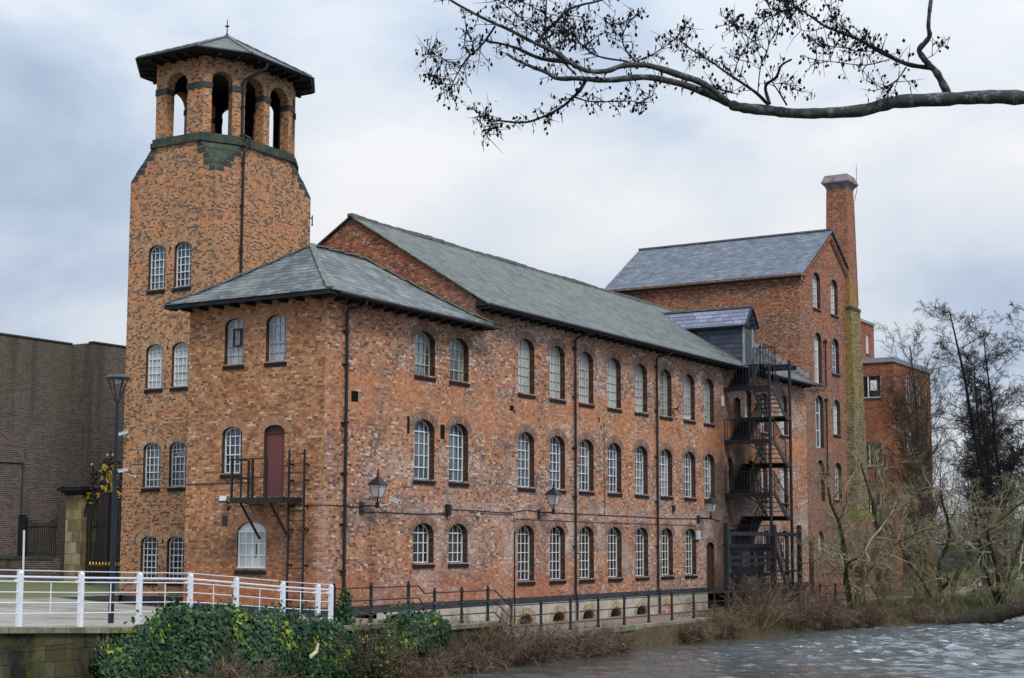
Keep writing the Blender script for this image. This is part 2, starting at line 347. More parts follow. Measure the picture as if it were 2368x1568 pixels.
def water():
    q = NB('brown_rippled_river_water'); P = q.pos(); X, Y, Z = q.xyz(P)
    a = q.noise(P, .62, 3, .55, (1.5,.75,1), .5); b = q.noise(P, 2.1, 4, .6, (1.5,.8,1), .4)
    h = q.math('ADD', a, q.math('MULTIPLY', b, .42))
    q.bump(h, .6, .10)
    fast = q.math('MULTIPLY', q.step(X, -6, 20), q.math('SUBTRACT', 1, q.step(Y, -9.5, -5)))
    c = q.noise(P, 1.7, 5, .72, (2.2,.6,1), .7)
    thr = q.math('MULTIPLY_ADD', fast, -.10, .68)
    glint_foam = q.math('MULTIPLY_ADD', q.math('SUBTRACT', c, thr), 14, 0, True)  # white ripple glints painted into the colour, together with some foam
    col = q.mix(q.math('MULTIPLY', glint_foam, .85), q.mix(fast, (.072,.067,.055), (.095,.112,.12)), (.66,.70,.74))
    q.l.new(q.math('MULTIPLY_ADD', glint_foam, .5, .06), q.b.inputs['Roughness'])
    q.b.inputs['IOR'].default_value = 1.33
    return q.fin(col, None, .6)
M['water'] = water()
def leafm(name, els, yel=None, rough=.42):
    q = NB(name); g = q.n.new('ShaderNodeNewGeometry'); P = g.outputs['Position']
    col = q.ramp(g.outputs['Random Per Island'], els)
    if yel:
        n = q.noise(P, 1.1, 4, .6, (1,1,.7), .6)
        r2 = q.math('FRACT', q.math('MULTIPLY', g.outputs['Random Per Island'], 17.3))
        m = q.math('MULTIPLY', q.step(n, .535, .64), q.step(r2, .45, .6))
        col = q.mix(m, col, yel)
    return q.fin(col, rough, .22)
M['ivy'] = leafm('ivy_leaf', [(0,(.006,.022,.009)),(.5,(.012,.044,.018)),(.85,(.026,.080,.024)),(1,(.075,.14,.025))], (.25,.30,.02), .45)
M['ivy_stem'] = plain('ivy_stem_bark', (.05,.038,.025), .9, .1, .3, 6)
M['twig_brown'] = leafm('brown_bramble_stem', [(0,(.035,.022,.014)),(.5,(.10,.066,.042)),(.8,(.19,.135,.088)),(1,(.34,.26,.18))], None, .85)
M['twig_red'] = leafm('reddish_brown_stem', [(0,(.04,.027,.018)),(.6,(.14,.093,.058)),(1,(.34,.25,.165))], None, .85)
M['willow'] = leafm('mossy_willow_bark', [(0,(.07,.062,.03)),(.5,(.20,.175,.10)),(1,(.42,.37,.25))], None, .85)
M['willow_bark'] = plain('mossy_dark_willow_trunk', (.05,.045,.025), .95, .1, .4, 4, c2=(.09,.095,.03))
M['alder_bark'] = plain('dark_alder_bark', (.022,.02,.019), .95, .1, .3, 5)
M['alder_twig'] = leafm('dark_alder_twig', [(0,(.010,.009,.010)),(1,(.028,.024,.024))], None, .9)
M['bough'] = plain('grey_lichened_bough_bark', (.055,.057,.056), .9, .2, .45, 16, c2=(.15,.16,.15), thr=(.48,.66))
M['far_dark'] = leafm('dark_bare_twig', [(0,(.04,.033,.026)),(1,(.105,.085,.06))], None, .9)
M['bough_twig'] = plain('dark_alder_branch_bark', (.025,.024,.024), .9, .15, .3, 20)
M['log_bark'] = plain('rough_brown_log_bark', (.03,.025,.019), .95, .1, .5, 7, c2=(.085,.075,.04), thr=(.5,.72))
M['cone'] = plain('dark_alder_cone', (.012,.011,.010), .9, .1, .3, 9)
M['grass'] = leafm('bank_grass_blade', [(0,(.04,.06,.015)),(.6,(.09,.12,.03)),(1,(.20,.19,.07))], None, .8)
M['far_twig'] = leafm('distant_bare_wood', [(0,(.06,.055,.04)),(1,(.13,.115,.085))], None, .95)

# ------------------------------------------------------------------ mesh builder
Zv = Vector((0,0,1))
class G:
    def __init__(s): s.v = []; s.f = []; s.u = []; s.mi = []
    def face(s, pts, uv=None, mi=0):
        b = len(s.v); s.v += [tuple(p) for p in pts]; s.f.append(tuple(range(b, b+len(pts)))); s.u.append(uv); s.mi.append(mi)
    def box(s, x0, x1, y0, y1, z0, z1, mi=0):
        s.obox(Vector((x0,y0,z0)), Vector((x1-x0,0,0)), Vector((0,y1-y0,0)), Vector((0,0,z1-z0)), mi)
    def obox(s, o, a, b, c, mi=0):
        o = Vector(o); a = Vector(a); b = Vector(b); c = Vector(c)
        if a.cross(b).dot(c) < 0: a, b = b, a
        P = [o, o+a, o+a+b, o+b]; Q = [p+c for p in P]
        s.face(P[::-1], None, mi); s.face(Q, None, mi)
        for i in range(4):
            j = (i+1) % 4; s.face([P[i], P[j], Q[j], Q[i]], None, mi)
    def bar(s, p, q, w, h=None, up=Zv, mi=0):
        p = Vector(p); q = Vector(q); h = h or w
        d = (q-p); L = d.length
        if L < 1e-6: return
        d /= L
        if abs(d.dot(up)) > .98: up = Vector((1,0,0))
        a = d.cross(up).normalized()*w; b = a.cross(d).normalized()*h
        s.obox(p-a/2-b/2, a, b, q-p, mi)
    def tube(s, pts, rad, n=6, mi=0, cap=True):
        pts = [Vector(p) for p in pts]
        if not isinstance(rad, (list, tuple)): rad = [rad]*len(pts)
        b0 = len(s.v); prev = None
        for i, p in enumerate(pts):
            d = (pts[min(i+1, len(pts)-1)]-pts[max(i-1, 0)])
            if d.length < 1e-9: d = Vector((0,0,1))
            d.normalize()
            if prev is None: a = d.cross(Vector((0,0,1)) if abs(d.z) < .9 else Vector((1,0,0)))
            else: a = prev-d*prev.dot(d)
            a.normalize(); prev = a; b = d.cross(a)
            for k in range(n):
                t = 2*math.pi*k/n; s.v.append(tuple(p+(a*math.cos(t)+b*math.sin(t))*rad[i]))
        for i in range(len(pts)-1):
            for k in range(n):
                k2 = (k+1) % n
                s.f.append((b0+i*n+k, b0+i*n+k2, b0+(i+1)*n+k2, b0+(i+1)*n+k)); s.u.append(None); s.mi.append(mi)
        if cap and n > 3:
            s.f.append(tuple(b0+k for k in range(n))[::-1]); s.u.append(None); s.mi.append(mi)
            e = b0+(len(pts)-1)*n
            s.f.append(tuple(e+k for k in range(n))); s.u.append(None); s.mi.append(mi)
    def lathe(s, c, prof, n=10, mi=0):
        c = Vector(c); b0 = len(s.v)
        for r, z in prof:
            for k in range(n):
                t = 2*math.pi*k/n; s.v.append((c.x+r*math.cos(t), c.y+r*math.sin(t), c.z+z))
        for i in range(len(prof)-1):
            for k in range(n):
                k2 = (k+1) % n; s.f.append((b0+i*n+k, b0+i*n+k2, b0+(i+1)*n+k2, b0+(i+1)*n+k)); s.u.append(None); s.mi.append(mi)
    def ball(s, c, r, n=8, sc=(1,1,1), mi=0):
        m = max(3, n//2); b0 = len(s.v); c = Vector(c)
        for i in range(m+1):
            ph = math.pi*i/m
            for k in range(n):
                t = 2*math.pi*k/n
                s.v.append((c.x+r*sc[0]*math.sin(ph)*math.cos(t), c.y+r*sc[1]*math.sin(ph)*math.sin(t), c.z-r*sc[2]*math.cos(ph)))
        for i in range(m):
            for k in range(n):
                k2 = (k+1) % n; s.f.append((b0+i*n+k, b0+i*n+k2, b0+(i+1)*n+k2, b0+(i+1)*n+k)); s.u.append(None); s.mi.append(mi)
    def add_np(s, V, F, mi=0):
        b = len(s.v); s.v += V.tolist(); s.f += [tuple(int(i)+b for i in f) for f in F]; s.u += [None]*len(F); s.mi += [mi]*len(F)
    def twigs(s, P, D, L, r, rng, bend=.25, mi=0):
        """3-sided tapered two-piece twigs, vectorised"""
        P = np.asarray(P, float); D = np.asarray(D, float); n = len(P)
        if n == 0: return
        L = np.broadcast_to(np.asarray(L, float), (n,)); r = np.broadcast_to(np.asarray(r, float), (n,))
        D = D/np.linalg.norm(D, axis=1, keepdims=True)
        ref = np.where(np.abs(D[:, 2:3]) < .9, np.array([[0,0,1.]]), np.array([[1.,0,0]]))
        A = np.cross(D, ref); A /= np.linalg.norm(A, axis=1, keepdims=True); B = np.cross(D, A)
        bd = rng.normal(0, bend, (n,3))*L[:,None]
        Q = [P, P+D*(L*.5)[:,None]+bd*.35, P+D*L[:,None]+bd]
        rr = [r, r*.7, r*.3]; V = []
        for q, rad in zip(Q, rr):
            for k in range(3):
                t = 2*math.pi*k/3; V.append(q+(A*math.cos(t)+B*math.sin(t))*rad[:,None])
        V = np.stack(V, 1).reshape(-1, 3)
        f = [(i*3+k, i*3+(k+1) % 3, (i+1)*3+(k+1) % 3, (i+1)*3+k) for i in range(2) for k in range(3)]
        F = (np.array(f)[None]+(np.arange(n)*9)[:,None,None]).reshape(-1, 4)
        s.add_np(V, F, mi)
    def build(s, name, mats, parent=None, smooth=False, uv=True):
        me = bpy.data.meshes.new(name); me.from_pydata(s.v, [], s.f)
        mats = mats if isinstance(mats, (list, tuple)) else [mats]
        for m in mats: me.materials.append(M[m])
        if len(mats) > 1: me.polygons.foreach_set('material_index', s.mi)
        if uv and len(s.f) < 60000:
            ul = me.uv_layers.new(name='UVMap'); dat = np.zeros((len(me.loops), 2))
            k = 0; vv = s.v
            for f, u in zip(s.f, s.u):
                if u is None:
                    a = Vector(vv[f[0]]); nrm = Vector((0,0,0))
                    for i in range(1, len(f)-1): nrm += (Vector(vv[f[i]])-a).cross(Vector(vv[f[i+1]])-a)
                    if nrm.length < 1e-12: k += len(f); continue
                    nrm.normalize()
                    if abs(nrm.z) > .995:
                        for i in f: dat[k] = vv[i][:2]; k += 1
                    else:
                        t = Vector((-nrm.y, nrm.x, 0)).normalized(); b = nrm.cross(t)
                        for i in f: p = Vector(vv[i]); dat[k] = (p.dot(t), p.dot(b)); k += 1
                else:
                    for q in u: dat[k] = q; k += 1
            ul.data.foreach_set('uv', dat.ravel())
        if smooth: me.polygons.foreach_set('use_smooth', [True]*len(me.polygons))
        me.update()
        o = bpy.data.objects.new(name, me); C.objects.link(o)
        if parent is not None:
            o.parent = parent
            if parent.type == 'EMPTY': o.matrix_parent_inverse = Matrix.Translation(-Vector(parent.location))
        return o
def tag(o, label, cat, group=None, kind=None):
    if kind: o['kind'] = kind
    if label: o['label'] = label
    if cat: o['category'] = cat
    if group: o['group'] = group
    return o
def thing(name, label, cat, loc=(0,0,0), group=None):
    o = bpy.data.objects.new(name, None); C.objects.link(o); o.location = loc; o.empty_display_size = .3
    return tag(o, label, cat, group)

# ------------------------------------------------------------------ walls, arches, windows
class Fr:
    """a wall frame: u runs right, z up, n points outward"""
    def __init__(s, o, u): s.o = Vector(o); s.u = Vector(u).normalized(); s.n = s.u.cross(Zv)
    def p(s, u, z, d=0): return s.o+s.u*u+Zv*z-s.n*d
def arch(u0, u1, z0, zc, rise, n=10):
    a = (u1-u0)/2; c = (u0+u1)/2; zs = zc-rise
    return [(u0,z0),(u1,z0)]+[(c+a*math.cos(math.pi*i/n), zs+rise*math.sin(math.pi*i/n)) for i in range(n+1)]
def wall(g, fr, outer, holes, depth=.2, mi=0, rmi=None):
    polys = [[Vector((u,z,0)) for u, z in p] for p in [outer]+holes]
    tri = tessellate_polygon(polys); flat = [p for q in polys for p in q]
    for t in tri:
        q = [flat[i] for i in t]
        if (q[1]-q[0]).cross(q[2]-q[0]).z < 0: q = q[::-1]
        g.face([fr.p(v.x, v.y) for v in q], [(v.x, v.y) for v in q], mi)
    r = mi if rmi is None else rmi
    for h in holes:
        n = len(h)
        for i in range(n):
            a = h[i]; b = h[(i+1) % n]
            if (Vector(b)-Vector(a)).length < 1e-6: continue
            horiz = abs(b[0]-a[0]) > abs(b[1]-a[1])
            uv = [(a[0],a[1]),(b[0],b[1]),(b[0],b[1]+depth),(a[0],a[1]+depth)] if horiz else [(0,a[1]),(0,b[1]),(depth,b[1]),(depth,a[1])]
            g.face([fr.p(*b), fr.p(*a), fr.p(*a, depth), fr.p(*b, depth)], [uv[1],uv[0],uv[3],uv[2]], r)
def ring(g, fr, u0, u1, zc, rise, t, mi, n=14, proud=.005, ext=0):
    a = (u1-u0)/2; c = (u0+u1)/2; zs = zc-rise; s = 0; pp = None
    for i in range(n+1):
        th = math.pi*(-ext)+math.pi*(1+2*ext)*i/n
        q = (c+(a+.01)*math.cos(th), zs+(rise+.01)*math.sin(th)); r = (c+(a+t)*math.cos(th), zs+(rise+t)*math.sin(th))
        if pp:
            L = (Vector(r)-Vector(pp[1])).length
            g.face([fr.p(*pp[0], -proud), fr.p(*pp[1], -proud), fr.p(*r, -proud), fr.p(*q, -proud)], [(0,s),(t,s),(t,s+L),(0,s+L)], mi)
            s += L
        pp = (q, r)
def window(par, fr, u0, u1, z0, zc, rise, cols=4, rows=5, fm='frame_white', gm='glass_dark', depth=.16, bar=.028, sill=True, rim=.042, label=None, casement=None, sillh=.20):
    """frame with glazing bars > pane, sill"""
    g = G(); a = (u1-u0)/2; c = (u0+u1)/2; zs = zc-rise; zb = z0
    def top(u): x = max(-1, min(1, (u-c)/a)); return zs+rise*math.sqrt(max(0, 1-x*x))
    n = 12
    O = arch(u0+.004, u1-.004, zb+.004, zc-.004, rise, n); I = arch(u0+rim, u1-rim, zb+rim, zc-rim, rise-rim*.3, n)
    d0 = depth; d1 = depth+.05
    for i in range(len(O)):
        j = (i+1) % len(O)
        if (Vector(O[i])-Vector(O[j])).length < 1e-5: continue
        g.face([fr.p(*O[i], d0), fr.p(*O[j], d0), fr.p(*I[j], d0), fr.p(*I[i], d0)])
        g.face([fr.p(*I[i], d0), fr.p(*I[j], d0), fr.p(*I[j], d1), fr.p(*I[i], d1)])
    for k in range(1, cols):
        u = u0+(u1-u0)*k/cols
        g.obox(fr.p(u-bar/2, zb+rim, d0+.004), fr.u*bar, -fr.n*.03, Zv*(top(u)-rim-zb-rim*.6))
    H = zc-zb
    for k in range(1, rows):
        z = zb+H*k/rows
        x = 1 if z <= zs else math.sqrt(max(0, 1-((z-zs)/rise)**2))
        w = max(.05, a*x-rim)
        g.obox(fr.p(c-w, z-bar/2, d0+.006), fr.u*(2*w), -fr.n*.028, Zv*bar)
    if casement:
        k0, k1, r0, r1 = casement; b2 = bar*1.6
        ua = u0+(u1-u0)*k0/cols; ub = u0+(u1-u0)*k1/cols; za = zb+H*r0/rows; zz = zb+H*r1/rows
        for u in (ua, ub): g.obox(fr.p(u-b2/2, za, d0-.008), fr.u*b2, -fr.n*.03, Zv*(zz-za))
        for z in (za, zz): g.obox(fr.p(ua, z-b2/2, d0-.010), fr.u*(ub-ua), -fr.n*.03, Zv*b2)
    w = g.build('window', fm, par)
    if label: w['label'] = label
    g = G(); pts = arch(u0, u1, zb, zc, rise, n)
    g.face([fr.p(u, z, depth+.045) for u, z in pts]); g.build('pane', gm, w)
    if sill:
        g = G(); nS = max(3, int((u1-u0)/.12))
        for k in range(nS):
            ua = u0-.04+(u1-u0+.08)*k/nS; ub = u0-.04+(u1-u0+.08)*(k+1)/nS-.008
            A = [fr.p(ua, zb-sillh, -.05), fr.p(ub, zb-sillh, -.05), fr.p(ub, zb-sillh+.13, -.05), fr.p(ub, zb+.012, depth), fr.p(ua, zb+.012, depth), fr.p(ua, zb-sillh+.13, -.05)]
            g.face([A[0],A[1],A[2],A[5]]); g.face([A[5],A[2],A[3],A[4]])
            g.face([A[1], fr.p(ub, zb-sillh, depth), A[3], A[2]]); g.face([fr.p(ua, zb-sillh, depth), A[0], A[5], A[4]])
            g.face([A[0], fr.p(ua, zb-sillh, depth), fr.p(ub, zb-sillh, depth), A[1]])
        g.build('sill', 'sill', w)
    return w
def roof_quad(g, A, B, Cc, D, th=.07, mi=0):
    """slab: A-B eave, D-C ridge"""
    P = [Vector(x) for x in (A,B,Cc,D)]
    n = (P[1]-P[0]).cross(P[3]-P[0]).normalized()
    if n.z < 0: P = [P[1],P[0],P[3],P[2]]; n = (P[1]-P[0]).cross(P[3]-P[0]).normalized()
    Q = [p-n*th for p in P]
    g.face(P, None, mi); g.face(Q[::-1], None, mi)
    for i in range(4):
        j = (i+1) % 4; g.face([P[j], P[i], Q[i], Q[j]], None, mi)

EF = Fr((0,0,0),(1,0,0))            # river front of the long range, y = 0
SF = Fr((0,0,0),(0,-1,0))           # south front of the corner block, u = -y
# ------------------------------------------------------------------ the ground, river, terrace, path
SHX = [-400,-60,13,18,24,30,36.6,39,41.5,49,54,80,150,400,1500]
SHY = [-4.3,-4.3,-4.4,-4.7,-5.2,-6.0,-7.1,-8.7,-10.2,-10.6,-11.1,-14,-25,-80,-300]
def land_z(x, y):
    d = y-np.interp(x, SHX, SHY)
    sl = np.interp(x, [24,30,38,50], [6,.42,.30,.16])
    top = -.96+np.clip((x-55)*.022, 0, 1.2)
    a = np.minimum(-1.85+np.maximum(d, -6)*sl, top)
    d2 = -27.5-y
    b = np.minimum(-1.85+d2*.5, -.3)
    b = np.where((x < 20), b, -9)
    return np.maximum(np.maximum(a, b), -3.2)
def build_ground():
    xs = np.concatenate([np.array([-1500,-500,-200,-100,-70]), np.arange(-50,100,1.25), np.array([104,110,120,140,170,220,300,500,900,1800])])
    ys = np.concatenate([np.array([-1500,-500,-200,-100,-70,-50,-40]), np.arange(-34,-12,1.0), np.arange(-12,-3,.4), np.arange(-3,20,2.), np.array([25,40,60,100,200,400,900,2200])])
    X, Y = np.meshgrid(xs, ys, indexing='ij')
    rg = np.random.default_rng(3)
    Z = land_z(X, Y)+rg.normal(0,.035,X.shape)*((np.abs(Y+8) < 5) & (X > 20) & (X < 95))
    V = np.stack([X,Y,Z], -1).reshape(-1,3); n = len(ys)
    F = [(i*n+j, (i+1)*n+j, (i+1)*n+j+1, i*n+j+1) for i in range(len(xs)-1) for j in range(n-1)]
    g = G(); g.add_np(V, F)
    tag(g.build('ground', 'ground', smooth=True), None, None, kind='structure')
build_ground()
def build_river():
    x0, x1, y0, y1, zw = -8., 64., -29., -3.8, -1.75
    xs = np.arange(x0, x1+.01, .18); ys = np.arange(y0, y1+.01, .15); X, Y = np.meshgrid(xs, ys, indexing='ij')
    r = np.random.default_rng(17); Z = np.zeros_like(X); wx = X+.5*np.sin(Y*.7+X*.31); wy = Y+.5*np.sin(X*.53-Y*.37)
    for k in range(56):
        lam = math.exp(r.uniform(math.log(.5), math.log(2.3))); an = r.normal(0,.85); ph = r.uniform(0,6.3)
        Z += .0052*lam**.9*np.sin(2*math.pi/lam*(wx*math.cos(an)+wy*math.sin(an))+ph)
    Z = np.where(Z > 0, Z*1.25, Z*.8)
    fast = np.clip((X+4)/26,0,1)*np.clip((-5.-Y)/6,0,1); Z *= .5+.6*fast
    e = np.minimum.reduce([X-x0, x1-X, Y-y0, y1-Y]); Z *= np.clip(e/1.5,0,1)
    V = np.stack([X,Y,Z+zw],-1).reshape(-1,3); n = len(ys)
    I, J = np.meshgrid(np.arange(len(xs)-1), np.arange(n-1), indexing='ij'); q = (I*n+J).ravel()
    g = G(); g.add_np(V, np.stack([q,q+n,q+n+1,q+1],-1))
    xe, ye = xs[-1], ys[-1]
    for P in ([(-1500,-1500),(1800,-1500),(1800,y0),(-1500,y0)],[(-1500,y0),(x0,y0),(x0,20),(-1500,20)],[(xe,y0),(1800,y0),(1800,20),(xe,20)],[(x0,ye),(xe,ye),(xe,20),(x0,20)]): g.face([(a,b,zw) for a,b in P])
    tag(g.build('river', 'water', smooth=True, uv=False), None, None, kind='structure')
build_river()
def terr_z(x, y): return -.08+max(.045*(y-3), -.045*(x+4.4), 0)
def build_terrace():
    xs = list(np.arange(-46, 10.1, 2.0)); ys = [-3.55,-3,-1,1,3,5,7,9,11,13,15,17,19,21,24,28]
    g = G()
    for i in range(len(xs)-1):
        for j in range(len(ys)-1):
            P = [(xs[i],ys[j]),(xs[i+1],ys[j]),(xs[i+1],ys[j+1]),(xs[i],ys[j+1])]
            if xs[i] >= 0 and ys[j] < 13: continue
            g.face([(x,y,terr_z(x,y)) for x, y in P])
    tag(g.build('terrace', 'deck', smooth=True), None, None, kind='structure')
build_terrace()
PROF = [(-4.6,-.04),(.4,-.04),(1.0,-.27),(4.9,-.27),(6.2,-.87),(125,-.87)]
def path_z(x): return float(np.interp(x, [p[0] for p in PROF], [p[1] for p in PROF]))
g = G()
for (xa,za),(xb,zb) in zip(PROF, PROF[1:]):
    g.face([(xa,-4.0,za),(xb,-4.0,zb),(xb,.3,zb),(xa,.3,za)])
tag(g.build('path', 'path'), None, None, kind='structure')
g = G()
pp = [(60,-6.4),(64,-5.6),(72,-4.6),(84,-4.0),(100,-3.9),(125,-4.0)]
for (xa,ya),(xb,yb) in zip(pp, pp[1:]):
    ya += 2.2; yb += 2.2; lz = lambda x, y: float(land_z(x, y))+.05
    g.face([(xa,ya-1.6,lz(xa,ya-1.6)),(xb,yb-1.6,lz(xb,yb-1.6)),(xb,yb,lz(xb,yb)),(xa,ya,lz(xa,ya))])
tag(g.build('gravel_path', 'pale_path'), None, None, kind='structure')

# river wall under the terrace and the path, with coping
def build_river_wall():
    t = thing('river_wall', 'mossy stone retaining wall with pale coping along the river edge', 'wall', (-4.5,-4.2,-1.7))
    g = G()
    g.obox((-46,-4.05,-2.6), (41.4,0,0), (0,.5,0), (0,0,2.5+.0))       # under the white railing (top follows)
    g.obox((-4.6,-4.35,-2.6), (9.6,0,0), (0,.55,0), (0,0,2.25))
    g.obox((5.0,-4.3,-2.6), (21.5,0,0), (0,.45,0), (0,0,1.66))
    # sloping upstand under the white railing
    for xa in np.arange(-46, -4.7, 1.0):
        za = terr_z(xa,-3.5); zb = terr_z(xa+1,-3.5)
        P = [(xa,-4.05,-.11),(xa+1,-4.05,-.11),(xa+1,-4.05,zb-.12),(xa,-4.05,za-.12)]
        g.face(P)
    g.build('wall_face', 'river_wall', t)
    g = G()
    for xa in np.arange(-46, -4.7, 1.1):
        za = terr_z(xa,-3.5); zb = terr_z(xa+1.09,-3.5)
        A = [Vector((xa,-4.15,za-.13)),Vector((xa+1.09,-4.15,zb-.13)),Vector((xa+1.09,-3.5,zb-.13)),Vector((xa,-3.5,za-.13))]
        B = [p+Vector((0,0,.14)) for p in A]
        g.face(B); g.face([A[0],A[1],B[1],B[0]]); g.face([A[1],A[2],B[2],B[1]]); g.face([A[3],A[0],B[0],B[3]])
    for xa, xb, z in ((-4.55,.9,-.02),(.95,5.2,-.26)):
        n = int((xb-xa)/1.0)
        for k in range(n):
            a = xa+(xb-xa)*k/n; b = xa+(xb-xa)*(k+1)/n-.015
            g.box(a, b, -4.42, -3.55, z-.13, z+.012)
    for xa in np.arange(5.3, 26.4, 1.6): g.box(xa, min(xa+1.58, 26.5), -4.36, -3.98, -1.04, -.83)
    g.build('coping', 'coping', t)
build_river_wall()

# ------------------------------------------------------------------ the long range (river front, y = 0)
T_RANGE = thing('mill_range', 'long three-storey orange brick range with green-grey slate roof along the river path', 'building', (24,6,-.9))
T_CORNER = thing('corner_block', 'hipped-roof brick corner block with maroon door, nearest the white railing', 'building', (3,3,-.1))
T_TOWER = thing('bell_tower', 'tall yellow-brown brick tower with open arched belfry and octagonal roof', 'tower', (6.7,10.9,.3))
T_MILL = thing('gabled_mill', 'taller deep red brick mill with blue slate roof beside the chimney', 'building', (53,7,-.9))

cols_x = [(13.28,14.65),(16.0,17.363),(18.672,20.061),(21.468,22.843),(24.304,25.676),(27.103,28.481),(29.908,31.298),(32.424,33.764)]
def build_range():
    t = T_RANGE
    H = []; win = []
    for i, (a, b) in enumerate(cols_x):
        win.append((a,b,8.93,11.29,.42,4,6,'frame_old',['glass_pale','glass_pale_blue','glass_pale','glass_pale_blue','glass_pale','glass_mid_pale','glass_pale_blue','glass_mid_pale'][i],[None,None,(1,3,2,4),None,(1,3,2,4),None,None,None][i])); win.append((a,b,4.93,7.27,.42,4,6,'frame_white',['glass_mid','glass_mid','glass_mid_pale','glass_mid','glass_tint','glass_mid_pale','glass_mid','glass_mid'][i],(1,3,2,4)))
        if i < 7: win.append((a,b,.97,3.31,.42,4,6,'frame_white','glass_dark',None))
    win += [(35.45,36.2,5.2,7.22,.3,3,6,'frame_white','glass_mid',None),(38.0,38.96,8.9,11.2,.34,4,6,'frame_white','glass_pale',None),
            (40.4,41.4,8.93,11.2,.34,3,5,'frame_white','glass_mid',None),(43.2,44.55,8.95,11.27,.42,4,5,'frame_white','glass_pale',None),
            (40.35,41.15,5.1,7.15,.3,3,5,'frame_white','glass_pale',None),(43.15,44.4,4.95,7.25,.42,4,5,'frame_white','glass_white',None),
            (35.4,36.5,.97,3.31,.36,4,6,'frame_white','glass_dark',None),(38.0,39.1,.97,3.31,.36,4,6,'frame_white','glass_dark',None),(40.4,41.4,.97,3.3,.36,4,6,'frame_white','glass_dark',None),(43.15,44.4,.97,3.31,.42,4,6,'frame_white','glass_dark',None)]
    for w in win: H.append(arch(*w[:5]))
    door = arch(32.6,33.6,.14,2.62,.3); fdoor = arch(35.4,36.35,10.99-1.95,11.1,.25)
    door = arch(32.6,33.6,.02,2.62,.3)
    g = G()
    # split the front into storeys so the hole-filling stays clean
    def band(z0, z1, hs): wall(g, EF, [(10.0,z0),(47.64,z0),(47.64,z1),(10.0,z1)], hs, .27, 0, 3)
    zz = [0.0, 4.1, 8.0, 12.35]
    fd = arch(36.5,37.4,8.55,10.6,.25)
    band(-.0, 4.1, [h for h, w in zip(H, win) if w[3] < 4]+[door])
    band(4.1, 8.0, [h for h, w in zip(H, win) if 4 < w[3] < 8]+[arch(38.3,39.2,5.25,7.2,.25)])
    band(8.0, 12.35, [h for h, w in zip(H, win) if w[3] > 8]+[fd])
    for w in win: ring(g, EF, w[0], w[1], w[3], w[4], .33, 1)
    ring(g, EF, 32.6, 33.6, 2.62, .3, .3, 1)
    # south gable above the corner block, plus hidden walls
    prof = [(-.04,12.5),(.8,13.05),(6.46,16.52),(12.1,13.05),(12.94,12.5)]
    GF = Fr((10.0,0,0),(0,-1,0))
    wall(g, GF, [(-12.94,8),(0.0,8),(0.0,12.45)]+[(-y,z-.02) for y, z in prof[1:-1]]+[(-12.94,12.45)], [], .1, 2)
    g.face([(10,12.94,-1),(47.6,12.94,-1),(47.6,12.94,12.4),(10,12.94,12.4)][::-1], None, 0)
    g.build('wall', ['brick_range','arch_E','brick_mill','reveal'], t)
    for w in win:
        window(t, EF, *w[:5], cols=w[5], rows=w[6], fm=w[7], gm=w[8], casement=w[9], depth=.25)
    # doors in the front
    def dr(u0,u1,z0,zc,rise,m,d=.35):
        g = G(); g.face([EF.p(u,z,d-.2) for u, z in arch(u0,u1,z0,zc,rise)])
        for k in range(1,5): u = u0+(u1-u0)*k/5; g.obox(EF.p(u-.01,z0,d-.2-.012), EF.u*.02, -EF.n*.01, Zv*(zc-z0-.3))
        o = g.build('door', m, t)
        g = G(); g.ball(EF.p(u0+.12, z0+1.0, d-.24), .035, 6); g.build('handle', 'black', o)
    dr(32.6,33.6,.02,2.62,.3,'door_brown'); dr(36.5,37.4,8.55,10.6,.25,'door_brown'); dr(38.3,39.2,5.25,7.2,.25,'door_brown')
    # plinth: blue-black band over cream render with stone cellar arches
    g = G()
    wall(g, Fr((0,-.02,0),(1,0,0)), [(0,0.0),(32.6,0.0),(32.6,.26),(0,.26)], [], .02)
    g.face([(0,-.02,.26),(32.6,-.02,.26),(32.6,.02,.27),(0,.02,.27)])
    wall(g, Fr((33.6,-.02,0),(1,0,0)), [(0,0.0),(14.0,0.0),(14.0,.26),(0,.26)], [], .02)
    g.build('plinth_band', 'blue_brick', t)
    PF = Fr((0,-.045,0),(1,0,0)); cs = [13.9,16.72,19.45,22.15,24.85]; bl = [27.6,30.4]
    g = G(); hs = [arch(c-.56,c+.56,-.865,-.42,.40,8) for c in cs]
    wall(g, PF, [(3.2,-1.2),(32.6,-1.2),(32.6,-.004),(3.2,-.004)], hs, .45, 0, 1)
    g.face([(3.2,-.045,-.004),(32.6,-.045,-.004),(32.6,0,.0),(3.2,0,.0)])
    for c in cs+bl:
        n = 14; pp = None
        for i in range(n+1):
            th = math.pi*i/n
            a = (c+.57*math.cos(th), -.82+.41*math.sin(th)); b = (c+.86*math.cos(th), -.87+.72*math.sin(th))
            if pp: g.face([PF.p(*pp[0],-.02), PF.p(*pp[1],-.02), PF.p(*b,-.02), PF.p(*a,-.02)], None, 1); g.face([PF.p(*pp[1],-.02), PF.p(*pp[1],.01), PF.p(*b,.01), PF.p(*b,-.02)], None, 1)
            pp = (a, b)
    g.build('plinth', ['render','tan_stone'], t)
    for c in cs+bl:
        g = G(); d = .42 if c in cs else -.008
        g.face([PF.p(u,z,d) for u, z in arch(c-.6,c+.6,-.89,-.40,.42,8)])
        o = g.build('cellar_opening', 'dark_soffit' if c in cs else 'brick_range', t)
        if c in cs:
            g = G()
            for k in range(9):
                u = c-.5+k*.125; h = .40*math.sqrt(max(.02,1-((u-c)/.56)**2)); g.bar(PF.p(u,-.87,.1), PF.p(u,-.83+h,.1), .022)
            g.build('grille', 'black', o)
